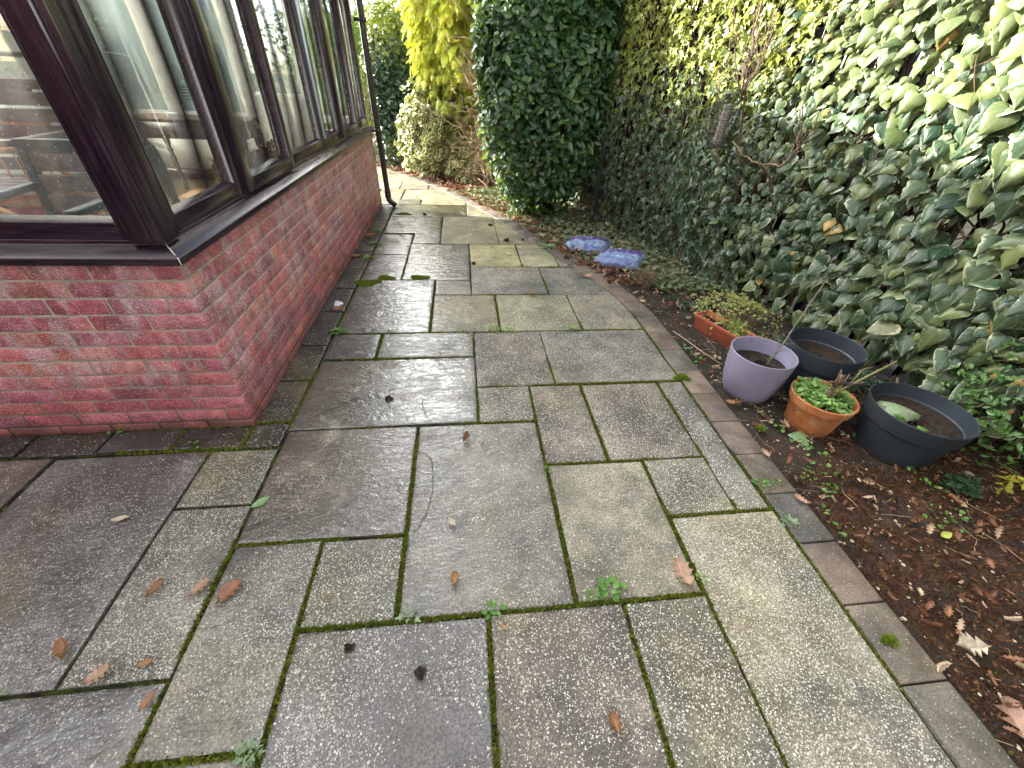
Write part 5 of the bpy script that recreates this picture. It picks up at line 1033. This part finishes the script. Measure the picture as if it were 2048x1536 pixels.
def rattan(name, label, x, y, rz, cush, cl):
    t = thing(name, (x, y, .3), label, "chair"); t.rotation_euler = (0, 0, rz); b = MB()
    a = np.linspace(0, PI, 14); b.tube([(-.28 * math.cos(q), .22 * math.sin(q) + .0, .38 + .34 * math.sin(q) ** .8) for q in a], .016, 8); b.tube([(-.32 * math.cos(q), .26 * math.sin(q) - .05, .36 + .10 * math.sin(q)) for q in a], .017, 8)
    for s in (-1, 1):
        b.tube([(s * .30, -.36, 0), (s * .31, -.34, .3), (s * .31, -.28, .46), (s * .32, -.10, .47), (s * .29, .05, .40)], .016, 8); b.tube([(s * .24, .2, 0), (s * .25, .2, .4)], .015, 8); b.tube([(s * .29, -.34, .30), (s * .29, .1, .30)], .012, 8)
    b.tube([(-.3, -.34, .28), (.3, -.34, .28)], .014, 8)
    for q in np.linspace(.25, PI - .25, 12): b.tube([(-.28 * math.cos(q), .20 * math.sin(q), .32), (-.28 * math.cos(q), .22 * math.sin(q), .38 + .33 * math.sin(q) ** .8)], .005, 6)
    stamp(b.build("frame", M_RAT, t)); b = MB(); b.box((-.27, -.34, .32), (.27, .16, .42)); b.build("seat_cushion", simple(cl, cush, .9, .2, 30, .2), t, bevel=.03); b = MB(); b.beam((0, .12, .42), (0, .20, .72), .48, .09, up=(1, 0, 0)) ; return t
rattan("rattan_chair", "orange rattan armchair with a maroon cushion close to the front window", -1.80, 2.08, 2.6, (.30, .03, .06), "maroon_fabric")
rattan("rattan_chair", "second rattan armchair with a red cushion at the left behind the slatted chair", -2.62, 2.85, .5, (.34, .04, .08), "red_fabric")
rattan("rattan_chair", "rattan chair with a tall cream cushion near the far windows", -1.62, 4.15, -.4, (.58, .56, .48), "cream_fabric")
b = MB(); b.box((-.24, -.06, 0), (.26, .05, .56)); o = b.build("cushion", simple("cream_cushion", (.62, .60, .52), .9, .2, 20, .08), bevel=.04); o.location = (-1.50, 4.22, .74); o.rotation_euler = (-.12, 0, -.25); tag(o, "tall cream cushion leaning in the chair near the far windows", "cushion")
t = thing("walking_frame", (-1.80, 2.9, .3), "dark turned wooden stand behind the first side window", "stand"); b = MB(); b.lathe([(.001, 0), (.02, .0), (.028, .1), (.02, .15), (.03, .25), (.022, .3), (.03, .42), (.02, .5), (.028, .62), (.024, .74), (.015, .78), (.001, .80)], n=14); b.tube([(0, 0, .76), (-.05, .0, .79), (-.09, 0, .74)], .020, 10); stamp(b.build("post", simple("black_wood", (.015, .018, .016), .4), t)); t.name = "turned_stand"
b = MB(); b.tube([(-.2, -.1, .02), (0, 0, .02), (.2, .1, .02)], .02, 8); b.box((-.18, -.16, 0), (.20, -.02, .035)); b.build("foot", simple("black_wood2", (.015, .018, .016), .4), t)
def red_plant():
    t = thing("potted_plant", (-1.32, 3.05, WH + .001), "dark red leaved plant in a trough on the inside sill of the second side window", "plant"); r = rng(701); b = MB(); b.box((-.06, -.42, 0), (.03, .48, .05)); b.build("planter", M_WHITE, t, bevel=.005)
    n = 900; C = np.c_[r.normal(-.02, .035, n), r.uniform(-.42, .5, n), .05 + np.abs(r.normal(0, .05, n))]; leaves("foliage", C, r.normal(0, 1, (n, 3)), np.c_[r.normal(0, .6, (n, 2)), np.ones(n)], .028 * r.uniform(.6, 1.3, n), T_ROUND, leafmat("dark_red_leaf", (.09, .015, .018), (.20, .05, .05), None, rough=.5, trans=.2), t, 702)
red_plant()
def clutter():
    t = thing("shelf_unit", (-4.22, 4.15, .3), "pale shelf unit at the far left inside the conservatory", "shelf")
    m = simple("pale_shelf", (.5, .5, .46), .6, .4, 8, .1)
    for z in (.35, .62, .90, 1.15): b = MB(); b.box((0, 0, z), (1.0, .35, z + .03)); b.build("shelf_board", m, t)
    for x in (0, .97): b = MB(); b.box((x, 0, 0), (x + .03, .35, 1.3)); b.build("side_panel", m, t)
    r = rng(711)
    for i, (x, z, w, h, c, lab) in enumerate([(.12, .93, .22, .10, (.35, .06, .04), "red box on the pale shelf"), (.42, .93, .12, .15, (.05, .08, .2), "dark blue tin on the pale shelf"), (.62, .93, .25, .08, (.05, .05, .055), "flat black box on the pale shelf"), (.15, .65, .3, .12, (.3, .18, .1), "brown box on the middle shelf"), (.6, .65, .2, .16, (.4, .1, .05), "orange red tub on the middle shelf"), (.2, 1.18, .35, .09, (.04, .05, .06), "black tray on the top shelf")]):
        b = MB(); b.box((0, 0, 0), (w, .2, h)); o = b.build("storage_box", simple("box_col", c, .5, .4, 14, .3), bevel=.008); o.location = (-4.22 + x, 4.22, .3 + z); tag(o, lab, "box")
clutter()
t = thing("hanging_lantern", (-2.86, 5.55, 1.15), "small wire lantern hanging at the frosted inner window", "lantern"); b = MB(); mm = simple("lantern_wire", (.12, .15, .15), .4, .5, metal=.5)
for z in np.linspace(0, .13, 6): b.tube([(.055 * math.cos(u), .055 * math.sin(u), z) for u in np.linspace(0, 2 * PI, 19)], .004, 6)
b.build("cage", mm, t); b = MB(); b.tube([(0, 0, .13), (0, 0, .18), (-.01, 0, .26), (-.05, 0, .28), (-.08, 0, .24)], .004, 6); b.build("hook", mm, t)
b = MB(); b.lathe([(.001, .13), (.06, .13), (.02, .17), (.001, .18)], n=18); stamp(b.build("lid", mm, t))
# house behind the photographer: only seen mirrored in the panes and as shade
def house():
    t = thing("brick_house", (-3, -6.5, 0), "red brick house with a tiled roof and white windows behind the patio", "house")
    def hp(o): o.location = (3, 6.5, 0); return o
    m = simple("house_brick", (.26, .12, .08), .85, .3, 5, .3, 12, .4, .004); b = MB(); b.box((-8, -12, -.1), (3.2, -6.5, 3.0)); hp(b.build("wall", m, t)); b = MB(); b.box((-9, -6.499, -.1), (XL - .13, 2.7, 3.2)); hp(b.build("sun_block_wing", m, t)); b = MB(); b.box((-9.2, -6.19, 3.2), (XL - .05, 2.9, 3.4)); hp(b.build("sun_block_roof", simple("roof_felt", (.06, .06, .06), .8), t))  # wing with its roof added out of view to block sun from the path
    b = MB(); b.add([(-8.3, -6.2, 2.9), (3.5, -6.2, 2.9), (3.5, -9.25, 5.2), (-8.3, -9.25, 5.2), (-8.3, -12.3, 2.9), (3.5, -12.3, 2.9)], [(0, 1, 2, 3), (3, 2, 5, 4), (0, 4, 5, 1)], [(0, 3, 4), (1, 5, 2)])
    a = NM("roof_tiles"); p = a.pos(); s_ = a.sep(p); w = a.m2('FRACT', a.m2('MULTIPLY', s_[2], 9)); c = a.scale(a.mix(a.noise(p, 3, 3), (.12, .07, .07), (.22, .12, .10)), a.ramp(w, 0, .25, .4, 1.)); hp(b.build("roof", a.done(a.bsdf(c, .8, .3)), t))
    for x in (-6.4, -3.2, .4): b = MB(); b.box((x, -6.53, 1.0), (x + 1.6, -6.46, 2.2)); f = hp(b.build("window", M_WHITE, t)); b = MB(); b.box((x + .08, -6.459, 1.08), (x + 1.52, -6.45, 2.12)); b.build("pane", simple("dark_pane", (.05, .06, .07), .1, .6), f)
house()
